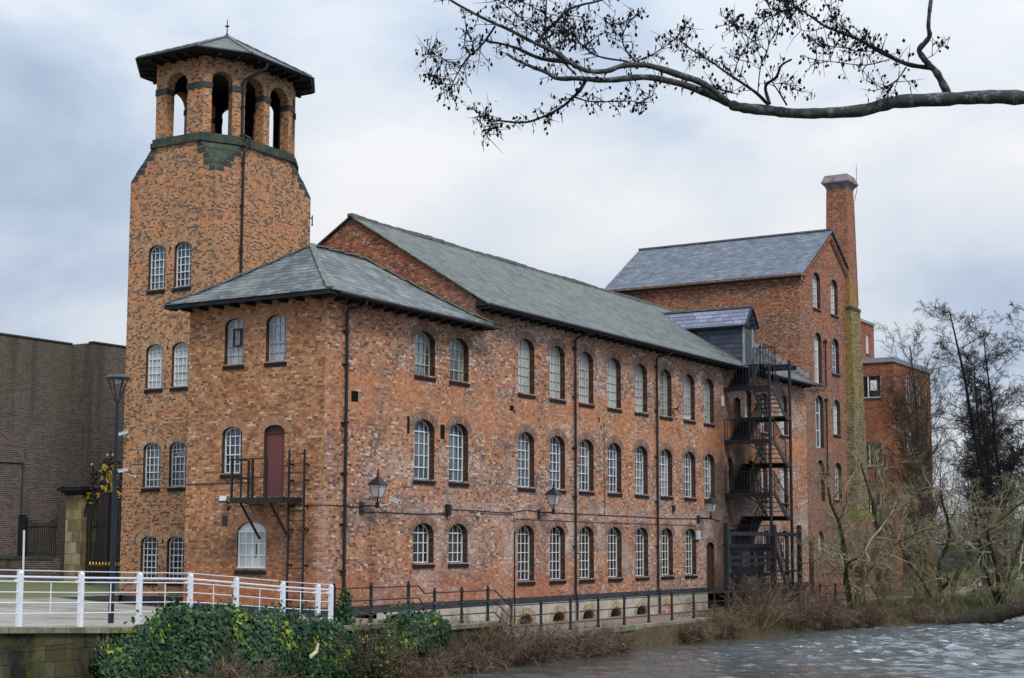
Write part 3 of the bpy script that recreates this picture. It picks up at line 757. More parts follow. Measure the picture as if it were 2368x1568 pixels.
    # roof
    rp = [(-.66,12.24),(.0,12.62),(.8,13.12),(6.46,16.62)]
    g = G()
    for (ya,za),(yb,zb) in zip(rp, rp[1:]):
        roof_quad(g, (9.86,ya,za),(47.64,ya,za),(47.64,yb,zb),(9.86,yb,zb), .05)
        roof_quad(g, (9.86,12.92-ya,za),(47.64,12.92-ya,za),(47.64,12.92-yb,zb),(9.86,12.92-yb,zb), .05)
    rf = g.build('roof', 'slate_green', t)
    g = G()
    for xa in np.arange(9.86, 47.3, .48): j = .03*math.sin(xa*.9)+.012*math.sin(xa*7.3); g.box(xa, xa+.465, 6.32, 6.60, 16.54+j, 16.69+j)
    g.build('ridge', 'ridge', rf)
    g = G()
    g.box(9.9, 36.1, -.64, .0, 12.10, 12.16); g.box(39.3, 47.5, -.64, .0, 12.10, 12.16)
    g.box(9.86, 36.1, -.67, -.64, 12.05, 12.235); g.box(39.3, 47.6, -.67, -.64, 12.05, 12.235)
    g.face([(9.9,-.66,12.05),(9.9,0,12.05),(9.9,0,12.6),(9.9,-.66,12.22)]); g.face([(9.93,-.66,12.05),(9.93,-.66,12.22),(9.93,0,12.6),(9.93,0,12.05)])
    for x in np.arange(10.3, 47.4, .78):
        if 36 < x < 39.4: continue
        g.box(x, x+.09, -.60, .0, 11.98, 12.10)
    g.build('eaves', 'black_timber', rf)
    g = G(); g.tube([(9.9,-.73,12.18),(36.1,-.73,12.16)], .065, 8); g.tube([(39.3,-.73,12.16),(47.6,-.73,12.14)], .065, 8)
    g.build('gutter', 'black', rf)
    # downpipes
    for x, xg in ((18.15,18.55),(26.57,27.1)):
        g = G(); g.tube([(xg,-.72,12.12),(xg-.02,-.66,11.98),(x+.08,-.16,11.80),(x,-.11,11.68),(x,-.11,.4),(x+.03,-.17,.2),(x+.03,-.17,-.9)], .055, 8)
        for z in (11.3,9.1,6.8,4.6,2.4): g.lathe((x,-.11,z), [(.055,-.05),(.075,-.05),(.075,.05),(.055,.05)], 8); g.box(x-.13,x+.13,-.06,-.0,z-.025,z+.025)
        g.build('downpipe', 'black', t)
    g = G(); g.tube([(12.95,-.05,3.0),(12.95,-.05,-.9)], .03, 6); g.build('downpipe', 'black', t)
    # cables and fittings on the wall
    g = G()
    pts = [(2.3,3.62)]+[(2.3+k*.66, 3.62+.05*math.sin(k*1.7)) for k in range(1,16)]+[(12.9,3.72)]
    pts = [(2.2,3.66),(4,3.66),(6,3.64),(7.7,3.68),(8,3.85),(9.5,3.85),(11,3.82),(12.5,3.80),(14,3.95),(15.2,3.88),(18,3.86),(21,3.84),(24.3,3.82),(28,3.79),(31.6,3.83),(33,3.86),(34.5,3.75)]
    g.tube([(x,-.02,z) for x, z in pts], .018, 4)
    g.tube([(9.5,-.02,3.78),(11.5,-.02,3.72),(12.9,-.02,3.74),(12.95,-.02,3.2),(13.05,-.02,3.35),(13.1,-.02,3.55),(20,-.02,3.5),(31.4,-.02,3.47)], .012, 4)
    g.tube([(21.05,-.02,8.1),(21.1,-.02,3.85)], .012, 4)
    g.build('cable', 'black', t)
    for x, z, w, h in ((5.15,7.0,.14,.66),(7.5,6.88,.3,.55),(12.75,8.2,.32,.22),(20.6,8.25,.14,.2),(13.0,8.05,.12,.1)):
        g = G(); g.box(x-w/2, x+w/2, -.008, .0, z-h/2, z+h/2); g.build('painted_recess', 'dark_soffit', t)  # flat dark plates on the wall face, a recess's shade painted on
build_range()

def build_dormer():
    t = G(); x0, x1 = 37.85, 39.15
    g = G(); yb = 5.3
    # cheeks and front frame
    g.face([(x0,.0,12.55),(x0,0,14.82),(x0,yb-1.3,14.82),(x0,3.7,14.82),(x0,.3,12.72)][::-1], None, 0)
    g.face([(x1,.0,12.55),(x1,0,14.82),(x1,3.7,14.82),(x1,.3,12.72)], None, 0)
    g.face([(x0,0,14.82),(x1,0,14.82),((x0+x1)/2,0,15.78)], None, 0)
    d = g.build('dormer', 'slate_dark', T_RANGE)
    g = G(); xm = (x0+x1)/2
    roof_quad(g, (x0-.22,-.28,14.74),(x0-.22,5.0,14.74),(xm,5.4,15.86),(xm,-.28,15.86), .06)
    roof_quad(g, (x1+.22,-.28,14.74),(x1+.22,5.0,14.74),(xm,5.4,15.86),(xm,-.28,15.86), .06)
    g.build('dormer_roof', 'slate_new', d)
    g = G()
    for ya in np.arange(-.28, 5.2, .5): g.box(xm-.10, xm+.10, ya, ya+.485, 15.83, 15.92)
    g.build('dormer_ridge', 'ridge', d)
    g = G()
    g.box(x0-.27,x0-.22,-.28,4.0,14.66,14.75); g.box(x1+.22,x1+.27,-.28,4.0,14.66,14.75)
    for s, xa in ((1,x0-.24),(-1,x1+.24)): g.bar((xa,-.30,14.70),(xm,-.30,15.82),.05,.16,up=Vector((0,1,0)))
    g.box(x0-.1,x1+.1,-.06,0,14.66,14.80)
    g.build('dormer_eaves', 'black_timber', d)
    for q in (x0-.06, x1-.10):
        g = G(); g.box(q,q+.16,-.07,.0,12.5,14.68); g.build('dormer_jamb', 'lead', d)
    g = G(); g.box(x0+.12,x1-.12,-.03,.01,12.52,14.6)
    for k in range(1,7): xk = x0+.12+(x1-x0-.24)*k/7; g.box(xk-.012,xk+.012,-.042,-.03,12.52,14.6)
    g.build('dormer_door', 'door_grey', d)
build_dormer()

# ------------------------------------------------------------------ corner block
def build_corner():
    t = T_CORNER
    g = G()
    ew = [(5.549,6.945,9.0,10.71,.42,4,4,'frame_old','glass_tint',(1,3,1,3)),(7.985,9.374,9.0,10.71,.42,4,4,'frame_old','glass_mid_pale',(1,3,1,3)),
          (5.549,6.945,4.98,7.28,.42,4,5,'frame_white','glass_blue' if 0 else 'glass_mid',(1,3,1,4)),(7.985,9.374,4.98,7.28,.42,4,5,'frame_white','glass_mid',(1,3,1,4)),
          (5.549,6.945,1.78,3.31,.42,4,4,'frame_white','glass_dark',(0,3,0,3)),(7.985,9.374,1.78,3.31,.42,4,4,'frame_white','glass_dark',(0,3,0,3))]
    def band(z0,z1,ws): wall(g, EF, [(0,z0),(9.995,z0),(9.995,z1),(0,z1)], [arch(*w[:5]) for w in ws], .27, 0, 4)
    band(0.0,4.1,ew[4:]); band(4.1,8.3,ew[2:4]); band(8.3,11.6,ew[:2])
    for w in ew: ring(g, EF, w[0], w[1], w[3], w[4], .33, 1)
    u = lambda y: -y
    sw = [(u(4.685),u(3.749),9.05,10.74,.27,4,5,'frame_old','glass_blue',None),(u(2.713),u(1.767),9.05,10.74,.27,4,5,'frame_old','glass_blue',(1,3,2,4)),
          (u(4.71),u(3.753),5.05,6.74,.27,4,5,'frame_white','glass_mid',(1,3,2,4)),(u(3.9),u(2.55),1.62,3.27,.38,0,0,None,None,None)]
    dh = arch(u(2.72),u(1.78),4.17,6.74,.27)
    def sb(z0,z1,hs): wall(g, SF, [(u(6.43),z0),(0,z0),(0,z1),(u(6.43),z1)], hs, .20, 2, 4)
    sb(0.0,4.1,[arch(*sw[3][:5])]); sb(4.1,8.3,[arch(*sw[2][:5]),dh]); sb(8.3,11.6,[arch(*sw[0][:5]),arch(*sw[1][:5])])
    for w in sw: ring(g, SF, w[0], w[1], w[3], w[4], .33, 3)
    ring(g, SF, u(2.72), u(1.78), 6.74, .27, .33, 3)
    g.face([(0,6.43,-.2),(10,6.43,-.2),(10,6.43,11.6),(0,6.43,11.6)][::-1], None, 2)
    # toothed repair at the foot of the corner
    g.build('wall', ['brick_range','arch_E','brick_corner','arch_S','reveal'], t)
    g = G(); rr = random.Random(4)
    for k in range(46):
        z = .3+k*.088
        if z > 4.4: break
        a = .22 if (k//2) % 2 else .38
        g.box(-.006, a*.75, -.006, .0, z, z+.078, 0); g.box(-.006, .0, .0, a, z, z+.078, 0)
    g.build('corner_quoin', 'quoin', t)
    for w in ew: window(t, EF, *w[:5], cols=w[5], rows=w[6], fm=w[7], gm=w[8], casement=w[9], depth=.25)
    for w in sw[:3]: window(t, SF, *w[:5], cols=w[5], rows=w[6], fm=w[7], gm=w[8], casement=w[9], depth=.17, bar=.024)
    # wooden vent casement in the first top window
    g = G(); a, b, z0, z1 = u(4.34), u(4.0), 9.72, 10.34
    for q in (a, b): g.obox(SF.p(q-.03,z0,.08), SF.u*.06, -SF.n*.06, Zv*(z1-z0))
    for z in (z0, z1): g.obox(SF.p(a-.03,z-.03,.078), SF.u*(b-a+.06), -SF.n*.06, Zv*.06)
    g.build('vent_casement', 'door_brown', t)
    # white sash window on the ground floor
    w = sw[3]; g = G()
    g.face([SF.p(p[0],p[1],.1) for p in arch(w[0],w[1],2.94,3.27,.36)])
    for q in (w[0]+.0, w[1]-.07): g.obox(SF.p(q,1.62,.07), SF.u*.07, -SF.n*.08, Zv*1.34)
    g.obox(SF.p(w[0],2.90,.06), SF.u*(w[1]-w[0]), -SF.n*.08, Zv*.08); g.obox(SF.p(w[0]-.03,1.60,.03), SF.u*(w[1]-w[0]+.06), -SF.n*.12, Zv*.07)
    for k in range(1,4): q = w[0]+.07+(w[1]-w[0]-.14)*k/4; g.obox(SF.p(q-.018,1.66,.085), SF.u*.036, -SF.n*.04, Zv*1.26)
    for k in range(1,3): g.obox(SF.p(w[0]+.05,1.66+k*.42-.018,.083), SF.u*(w[1]-w[0]-.1), -SF.n*.04, Zv*.036)
    o = g.build('window', 'frame_white', t); o['label'] = 'white sash window with arched head panel'
    g = G(); g.face([SF.p(a,b,.12) for a, b in ((w[0],1.62),(w[1],1.62),(w[1],2.95),(w[0],2.95))]); g.build('pane', 'glass_white', o)
    g = G()
    for a, b, c2, d2 in ((-3.28,2.48,.10,.28),(-3.28,2.05,.10,.28)): g.obox(SF.p(a,b,.112), SF.u*c2, SF.n*.008, Zv*d2)
    g.build('notice', 'white', o)
    g = G(); g.tube([SF.p(-3.08,2.55,.110),SF.p(-3.07,2.2,.110),SF.p(-3.1,2.0,.110)], .022, 6); g.build('intercom', 'black', o)
    g = G()
    for k in range(7):
        a = w[0]-.06+(w[1]-w[0]+.12)*k/7; b = a+(w[1]-w[0]+.12)/7-.01
        A = [SF.p(a,1.40,-.06),SF.p(b,1.40,-.06),SF.p(b,1.50,-.06),SF.p(b,1.60,.06),SF.p(a,1.60,.06),SF.p(a,1.50,-.06)]
        g.face([A[0],A[1],A[2],A[5]]); g.face([A[5],A[2],A[3],A[4]]); g.face([A[1],SF.p(b,1.4,.06),A[3],A[2]]); g.face([SF.p(a,1.4,.06),A[0],A[5],A[4]])
    g.build('sill', 'sill', o)
    # maroon door
    g = G(); g.obox(SF.p(u(2.68),4.17,.12), SF.u*.86, -SF.n*.05, Zv*2.28)
    d = g.build('door', 'door_red', t)
    g = G(); g.face([SF.p(p[0],p[1],.10) for p in arch(u(2.72),u(1.78),6.47,6.74,.26)])
    g.obox(SF.p(u(2.72),6.44,.07), SF.u*.94, -SF.n*.1, Zv*.05)
    for q in (u(2.72),u(1.78)-.04): g.obox(SF.p(q,4.17,.09), SF.u*.04, -SF.n*.08, Zv*2.3)
    g.build('door_frame', 'door_brown', d)
    # plinth band
    g = G()
    g.obox((-.02,-.02,-.12), (.02,0,0), (0,6.45,0), (0,0,.43)); g.box(0,10.0,-.035,-.02,-.05,.285)
    g.build('plinth_band', 'blue_brick', t)
    # roof
    ex0, ex1, ey0, ey1, ze = -.66, 10.42, -.66, 7.1, 11.40
    def lev(inset, z): return [Vector((ex0+inset,ey0+inset,z)),Vector((ex1-inset,ey0+inset,z)),Vector((ex1-inset,ey1-inset,z)),Vector((ex0+inset,ey1-inset,z))]
    L0 = lev(0,ze); L1 = lev(.7,ze+.36); L2 = lev(1.5,ze+.86); ra = Vector((3.2,3.22,13.88)); rb = Vector((6.54,3.22,13.88))
    g = G()
    for A, B in ((L0,L1),(L1,L2)):
        for i in range(4): j = (i+1) % 4; g.face([A[i],A[j],B[j],B[i]])
    g.face([L2[0],L2[1],rb,ra]); g.face([L2[1],L2[2],rb]); g.face([L2[2],L2[3],ra,rb]); g.face([L2[3],L2[0],ra])
    for i in range(4): j = (i+1) % 4; g.face([L0[j],L0[i],L0[i]-Zv*.04,L0[j]-Zv*.04])
    # ragged lower course of slates
    rr = random.Random(2)
    for i in (0,3):
        A = L0[i]; B = L0[(i+1) % 4]; n = int((B-A).length/.28); out = (Vector((0,-1,0)) if i == 0 else Vector((-1,0,0)))
        for k in range(n):
            p = A+(B-A)*k/n; q = A+(B-A)*(k+.94)/n; e = rr.uniform(.02,.09); dz = -Zv*(.03+e*.3)
            g.face([p+out*e+dz, q+out*e+dz, q-out*.2+Zv*.13, p-out*.2+Zv*.13])
    rf = g.build('roof', 'slate_corner', t)
    g = G()
    def tiles(a, b, w=.15):
        n = max(1,int((b-a).length/.42))
        for k in range(n):
            p = a+(b-a)*k/n; q = a+(b-a)*(k+.96)/n; lift = Zv*(.02+.03*(k % 2)); g.bar(p+lift, q+lift+Zv*.03, w*1.5, .06)
    tiles(ra, rb)
    for i, e in ((0,ra),(1,rb),(2,rb),(3,ra)): tiles(L0[i],L1[i]); tiles(L1[i],L2[i]); tiles(L2[i],e)
    g.build('hip_tile', 'ridge', rf)
    g = G()
    zb, zt = ze-.20, ze-.04
    g.box(ex0,ex1,ey0,ey0+.04,zb,zt); g.box(ex0,ex0+.04,ey0+.04,ey1,zb,zt); g.box(ex1-.04,ex1,ey0+.04,0,zb,zt); g.box(ex0+.04,0,ey1-.04,ey1,zb,zt)
    g.box(ex0+.04,ex1-.04,ey0+.04,0,ze-.15,ze-.10); g.box(ex0+.04,0,0,ey1-.04,ze-.15,ze-.10)
    for x in np.arange(-.3,10.3,.76): g.box(x,x+.09,-.58,0,ze-.29,ze-.15)
    for y in np.arange(.2,6.9,.76): g.box(-.58,0,y,y+.09,ze-.29,ze-.15)
    g.build('eaves', 'black_timber', rf)
    g = G(); g.tube([(ex0+.5,ey0-.07,ze-.10),(ex1,ey0-.07,ze-.12)], .065, 8); g.build('gutter', 'black', rf)
    g = G(); rng = np.random.default_rng(5)
    P = np.array([10.35,-.7,11.42])+rng.normal(0,1,(90,3))*np.array([.12,.06,.01]); g.twigs(P, rng.normal(0,.4,(90,3))+np.array([0,0,1]), .14, .006, rng)
    g.build('gutter_moss', 'grass', rf)
    g = G(); x = 1.11
    g.tube([(1.45,-.72,11.28),(1.45,-.68,11.05),(1.36,-.42,10.98),(1.14,-.16,10.92),(x,-.12,10.8),(x,-.12,-.1),(x,-.12,-.3)], .06, 8)
    for z in (10.1,8.9,6.8,5.0,3.2,1.55): g.lathe((x,-.12,z), [(.06,-.05),(.085,-.05),(.085,.05),(.06,.05)], 8); g.box(x-.17,x+.17,-.06,0,z-.025,z+.025)
    g.build('downpipe', 'black', t)
    # vents, cables
    g = G(); g.box(1.55,1.95,-.01,0,7.62,8.0)
    for k in range(4): g.obox((1.55,-.02,7.66+k*.09), (.4,0,0), (0,.03,.02), (0,0,.03))
    g.build('vent', 'dark_soffit', t)
    g = G(); g.obox(SF.p(u(4.62),3.13,-.01), SF.u*.26, -SF.n*.02, Zv*.38)
    for k in range(8): g.obox(SF.p(u(4.62),3.15+k*.045,-.02), SF.u*.26, -SF.n*.02, Zv*.012)
    g.build('vent', 'impost', t)
    g = G(); g.tube([(-.02,6.4,4.67),(-.02,5,4.68),(-.02,3.6,4.7),(-.02,3.2,4.71),(-.02,3.1,4.4)], .016, 4); g.tube([(-.02,1.6,3.84),(-.02,0,3.86)], .014, 4)
    g.tube([(0,-.02,3.86),(1.2,-.02,3.85),(2.3,-.02,3.82)], .014, 4); g.tube([(-.02,4.1,3.86),(-.02,3.6,3.84),(-.02,3.0,3.90),(-.02,2.4,3.8),(-.02,1.8,3.84)], .01, 4)
    g.build('cable', 'black', t)
M['quoin'] = brick('salmon_repair_brick', [(0,(.33,.14,.085)),(.5,(.42,.20,.125)),(1,(.52,.32,.22))], (.42,.36,.30), h=.088, w=.25, w2=None, dark=.15)
build_corner()
# ------------------------------------------------------------------ bell tower
def build_tower():
    t = T_TOWER
    x0,x1,y0,y1 = 3.59,9.78,8.56,13.28; zb,zs = 17.6,18.95
    TS = Fr((x0,0,0),(0,-1,0)); TE = Fr((0,y0,0),(1,0,0))
    g = G(); rows = [(12.95,14.79,.26),(8.84,10.64,.26),(4.77,6.58,.26),(1.0,2.77,.26)]
    cols = [(-12.13,-11.18),(-10.69,-9.755)]
    sy = (9.42,12.05); ex = (5.15,8.5)
    bands = [(-.2,3.4),(3.4,7.3),(7.3,11.4),(11.4,16.0)]
    for (za,zz),r in zip(bands, rows[::-1]):
        wall(g, TS, [(-y1,za),(-y0,za),(-y0,zz),(-y1,zz)], [arch(a,b,*r) for a,b in cols], .18, 0, 2)
    wall(g, TS, [(-y1,16.0),(-y0,16.0),(-y0,zb),(-sy[0],zs),(-sy[1],zs),(-y1,zb)], [], .1, 0)
    wall(g, TE, [(x0,-.2),(x1,-.2),(x1,zb),(ex[1],zs),(ex[0],zs),(x0,zb)], [], .1, 0)
    TN = Fr((x1,0,0),(0,1,0)); wall(g, TN, [(y0,-.2),(y1,-.2),(y1,zb),(sy[1],zs),(sy[0],zs),(y0,zb)], [], .1, 0)
    TW = Fr((0,y1,0),(-1,0,0)); wall(g, TW, [(-x1,-.2),(-x0,-.2),(-x0,zb),(-ex[0],zs),(-ex[1],zs),(-x1,zb)], [], .1, 0)
    for r in rows:
        for a,b in cols: ring(g, TS, a, b, r[1], r[2], .30, 1)
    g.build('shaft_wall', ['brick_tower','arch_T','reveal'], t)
    for i, r in enumerate(rows):
        for a,b in cols:
            window(t, TS, a, b, *r, cols=4, rows=6 if i != 3 else 7, fm='frame_white' if i else 'frame_white', gm=['glass_mid','glass_pale','glass_mid','glass_dark'][i], casement=(1,3,2,4), depth=.14, bar=.024)
    # broaches
    cor = [((x0,y0),(x0,sy[0]),(ex[0],y0)),((x1,y0),(ex[1],y0),(x1,sy[0])),((x1,y1),(x1,sy[1]),(ex[1],y1)),((x0,y1),(ex[0],y1),(x0,sy[1]))]
    ctr = Vector(((x0+x1)/2,(y0+y1)/2,0))
    for c, a, b in cor:
        g = G()
        P = [Vector((*c,zb)),Vector((*b,zs)),Vector((*a,zs))]; n = (P[1]-P[0]).cross(P[2]-P[0]).normalized()
        for k in range(4):
            f0, f1 = k/4, (k+1)/4
            q = [P[0]+(P[1]-P[0])*f0, P[0]+(P[1]-P[0])*f1, P[0]+(P[2]-P[0])*f1, P[0]+(P[2]-P[0])*f0]
            off = n*(.012+.016*(k % 2)); q = [v+off for v in q]
            g.face([q[0],q[1],q[2]] if k == 0 else q)
            if k < 3: g.face([q[2],q[1],q[1]-n*.05,q[2]-n*.05])
        for e, p2 in ((a, P[2]),(b, P[1])):
            d = Vector((e[0]-c[0], e[1]-c[1], 0)).normalized(); nn = Vector((-d.y,d.x,0))
            if (Vector((*c,0))-ctr).dot(nn) < 0: nn = -nn
            for k in range(5):
                E0 = P[0]+(p2-P[0])*(k/5); E1 = P[0]+(p2-P[0])*((k+1)/5-.02); w = .34 if k % 2 else .2
                q = [E0, E0+d*(w+(E1-E0).dot(d)), E1+d*w, E1]; q = [v+nn*.006 for v in q]
                g.face(q if (q[1]-q[0]).cross(q[2]-q[0]).dot(nn) > 0 else q[::-1])
        g.build('broach', 'green_stone', t)
    # belfry
    def octa(i): return [(x0+.11+i,sy[0]+i*.4),(ex[0]+i*.4,y0+.10+i),(ex[1]-i*.4,y0+.10+i),(x1-.11-i,sy[0]+i*.4),(x1-.11-i,sy[1]-i*.4),(ex[1]-i*.4,y1-.1-i),(ex[0]+i*.4,y1-.1-i),(x0+.11+i,sy[1]-i*.4)]
    O = octa(0); I = octa(.42)
    g = G(); zf, ze = 19.30, 22.55
    spans = {1:[(5.42,6.62),(7.02,8.28)],5:[(5.42,6.62),(7.02,8.28)],7:[(10.30,11.46)],3:[(10.30,11.46)]}
    piers = {}
    for i in range(8):
        a = Vector((*O[i],0)); b = Vector((*O[(i+1) % 8],0)); L = (b-a).length; fr = Fr(a, b-a)
        if i in (1,): op = [(s-a.x, e-a.x) for s, e in spans[1]]
        elif i == 5: op = [(a.x-e, a.x-s) for s, e in spans[5]]
        elif i == 7: op = [(a.y-e, a.y-s) for s, e in spans[7]]
        elif i == 3: op = [(s-a.y, e-a.y) for s, e in spans[3]]
        else: op = [(L/2-.45, L/2+.45)]
        op = sorted(op)
        hs = [arch(u0,u1,zf+.002,22.05 if u1-u0 > 1 else 22.0,min(.62,(u1-u0)/2),12) for u0,u1 in op]
        wall(g, fr, [(0,zf-.4),(L,zf-.4),(L,ze),(0,ze)], hs, .45, 0)
        for u0,u1 in op: ring(g, fr, u0, u1, 22.05 if u1-u0 > 1 else 22.0, min(.62,(u1-u0)/2), .24, 1)
        # inner skin
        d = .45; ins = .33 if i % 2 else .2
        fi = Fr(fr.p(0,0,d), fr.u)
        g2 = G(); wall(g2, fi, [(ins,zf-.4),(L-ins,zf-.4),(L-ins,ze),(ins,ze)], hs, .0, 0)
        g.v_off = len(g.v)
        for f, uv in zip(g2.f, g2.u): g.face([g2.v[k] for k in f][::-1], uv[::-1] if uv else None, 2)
        # impost bands on the piers
        edges = [0]+[q for s in op for q in s]+[L]
        for k in range(0, len(edges), 2):
            ua, ub = edges[k], edges[k+1]
            key = (i if k == 0 else (i+1) % 8 if k+2 >= len(edges) else 10+i)
            imp = piers.setdefault(key, G())
            imp.obox(fr.p(ua-.02 if k else 0, 21.22, .44), fr.u*(ub-ua+(.04 if k and k+2 < len(edges) else .02)), fr.n*.48, Zv*.24)
    g.build('belfry_wall', ['brick_tower','arch_T','inner_shade'], t)
    for imp in piers.values(): imp.build('impost', 'impost', t)
    def slab(off, za, zc, m, nm):
        P = octa(-off); g = G()
        A = [Vector((*p,za)) for p in P]; B = [Vector((*p,zc)) for p in P]
        g.face(A[::-1]); g.face(B)
        for i in range(8): j = (i+1) % 8; g.face([A[i],A[j],B[j],B[i]])
        return g.build(nm, m, t)
    slab(.20, 18.93, 19.12, 'green_stone', 'string_course'); slab(.12, 19.12, 19.302, 'green_stone', 'string_course')
    # roof
    P = octa(-.80); Q = octa(-.30); ap = Vector((6.75,10.92,24.46)); zr = 22.72
    g = G(); A = [Vector((*p,zr)) for p in P]
    for i in range(8): j = (i+1) % 8; g.face([A[i],A[j],ap])
    rf = g.build('roof', 'slate_green', t)
    g = G()
    for i in range(8):
        n = 9
        for k in range(n): g.bar(A[i]+(ap-A[i])*k/n+Zv*.02, A[i]+(ap-A[i])*(k+.97)/n+Zv*.04, .16, .05)
    g.build('hip_tile', 'ridge', rf)
    g = G(); B = [p-Zv*.17 for p in A]; T2 = [p-Zv*.012 for p in A]
    for i in range(8):
        j = (i+1) % 8
        g.face([B[i],B[j],T2[j],T2[i]]); 
    g.face([Vector((*p,22.60)) for p in octa(-.79)][::-1]); g.face([Vector((*p,22.54)) for p in octa(.0)][::-1])
    for i in range(8):
        j = (i+1) % 8; a = Vector((*O[i],0)); b = Vector((*O[j],0)); L = (b-a).length; d = (b-a).normalized(); nn = d.cross(Zv); n = max(2,int(L/.55))
        for k in range(n):
            p = a+d*(L*(k+.5)/n); p.z = 22.44; g.obox(p-d*.05, d*.09, nn*.74, Zv*.16)
    g.build('eaves', 'black_timber', rf)
    g = G()
    for i in range(8): j = (i+1) % 8; o = (A[i]-Vector((6.7,10.9,0))); g.tube([A[i]+Vector((o.x,o.y,0)).normalized()*.07-Zv*.07, A[j]+Vector(((A[j].x-6.7),(A[j].y-10.9),0)).normalized()*.07-Zv*.07], .06, 6)
    g.build('gutter', 'black', rf)
    g = G(); g.lathe(ap, [(.10,-.05),(.07,.08),(.025,.16),(.02,.72),(.001,.80)], 6); g.ball(ap+Zv*.46, .06, 6); g.bar(ap+Vector((-.12,0,.46)), ap+Vector((.12,0,.46)), .03)
    g.bar(ap+Vector((0,-.12,.46)), ap+Vector((0,.12,.46)), .03)
    g.build('finial', 'black', rf)
    g = G(); p = ap+Vector((.45,-.4,-.26)); g.ball(p, .09, 6); g.ball(p+Vector((.1,-.05,.0)), .07, 6); g.build('roof_vent', 'black', rf)
    # downpipe
    g = G(); c = Vector((*O[1],0)); 
    g.tube([(5.85,7.85,22.55),(5.83,7.9,22.3),(5.25,8.55,21.75),(5.2,8.58,21.5),(5.2,8.58,19.45),(5.35,8.28,19.25),(5.35,8.28,18.95),(5.18,8.46,18.6),(5.15,8.46,11)], .06, 8)
    for z in (21.6,20.6,19.4,18.2,16.4,14.5): g.lathe((5.2 if z > 19 else 5.15, 8.58 if z > 19 else 8.46, z), [(.06,-.05),(.09,-.05),(.09,.05),(.06,.05)], 8)
    g.build('downpipe', 'black', t)
    g = G(); g.obox((x0-.02,y0,.0), (.02,0,0), (0,y1-y0,0), (0,0,.36)); g.build('plinth_band', 'blue_brick', t)
    g = G(); g.bar((9.76,8.60,16.72),(9.92,8.55,16.72),.05); g.bar((9.90,8.55,16.85),(9.90,8.55,16.45),.04); g.ball((9.90,8.55,16.42),.05,6); g.build('iron_bracket', 'black', t)
build_tower()

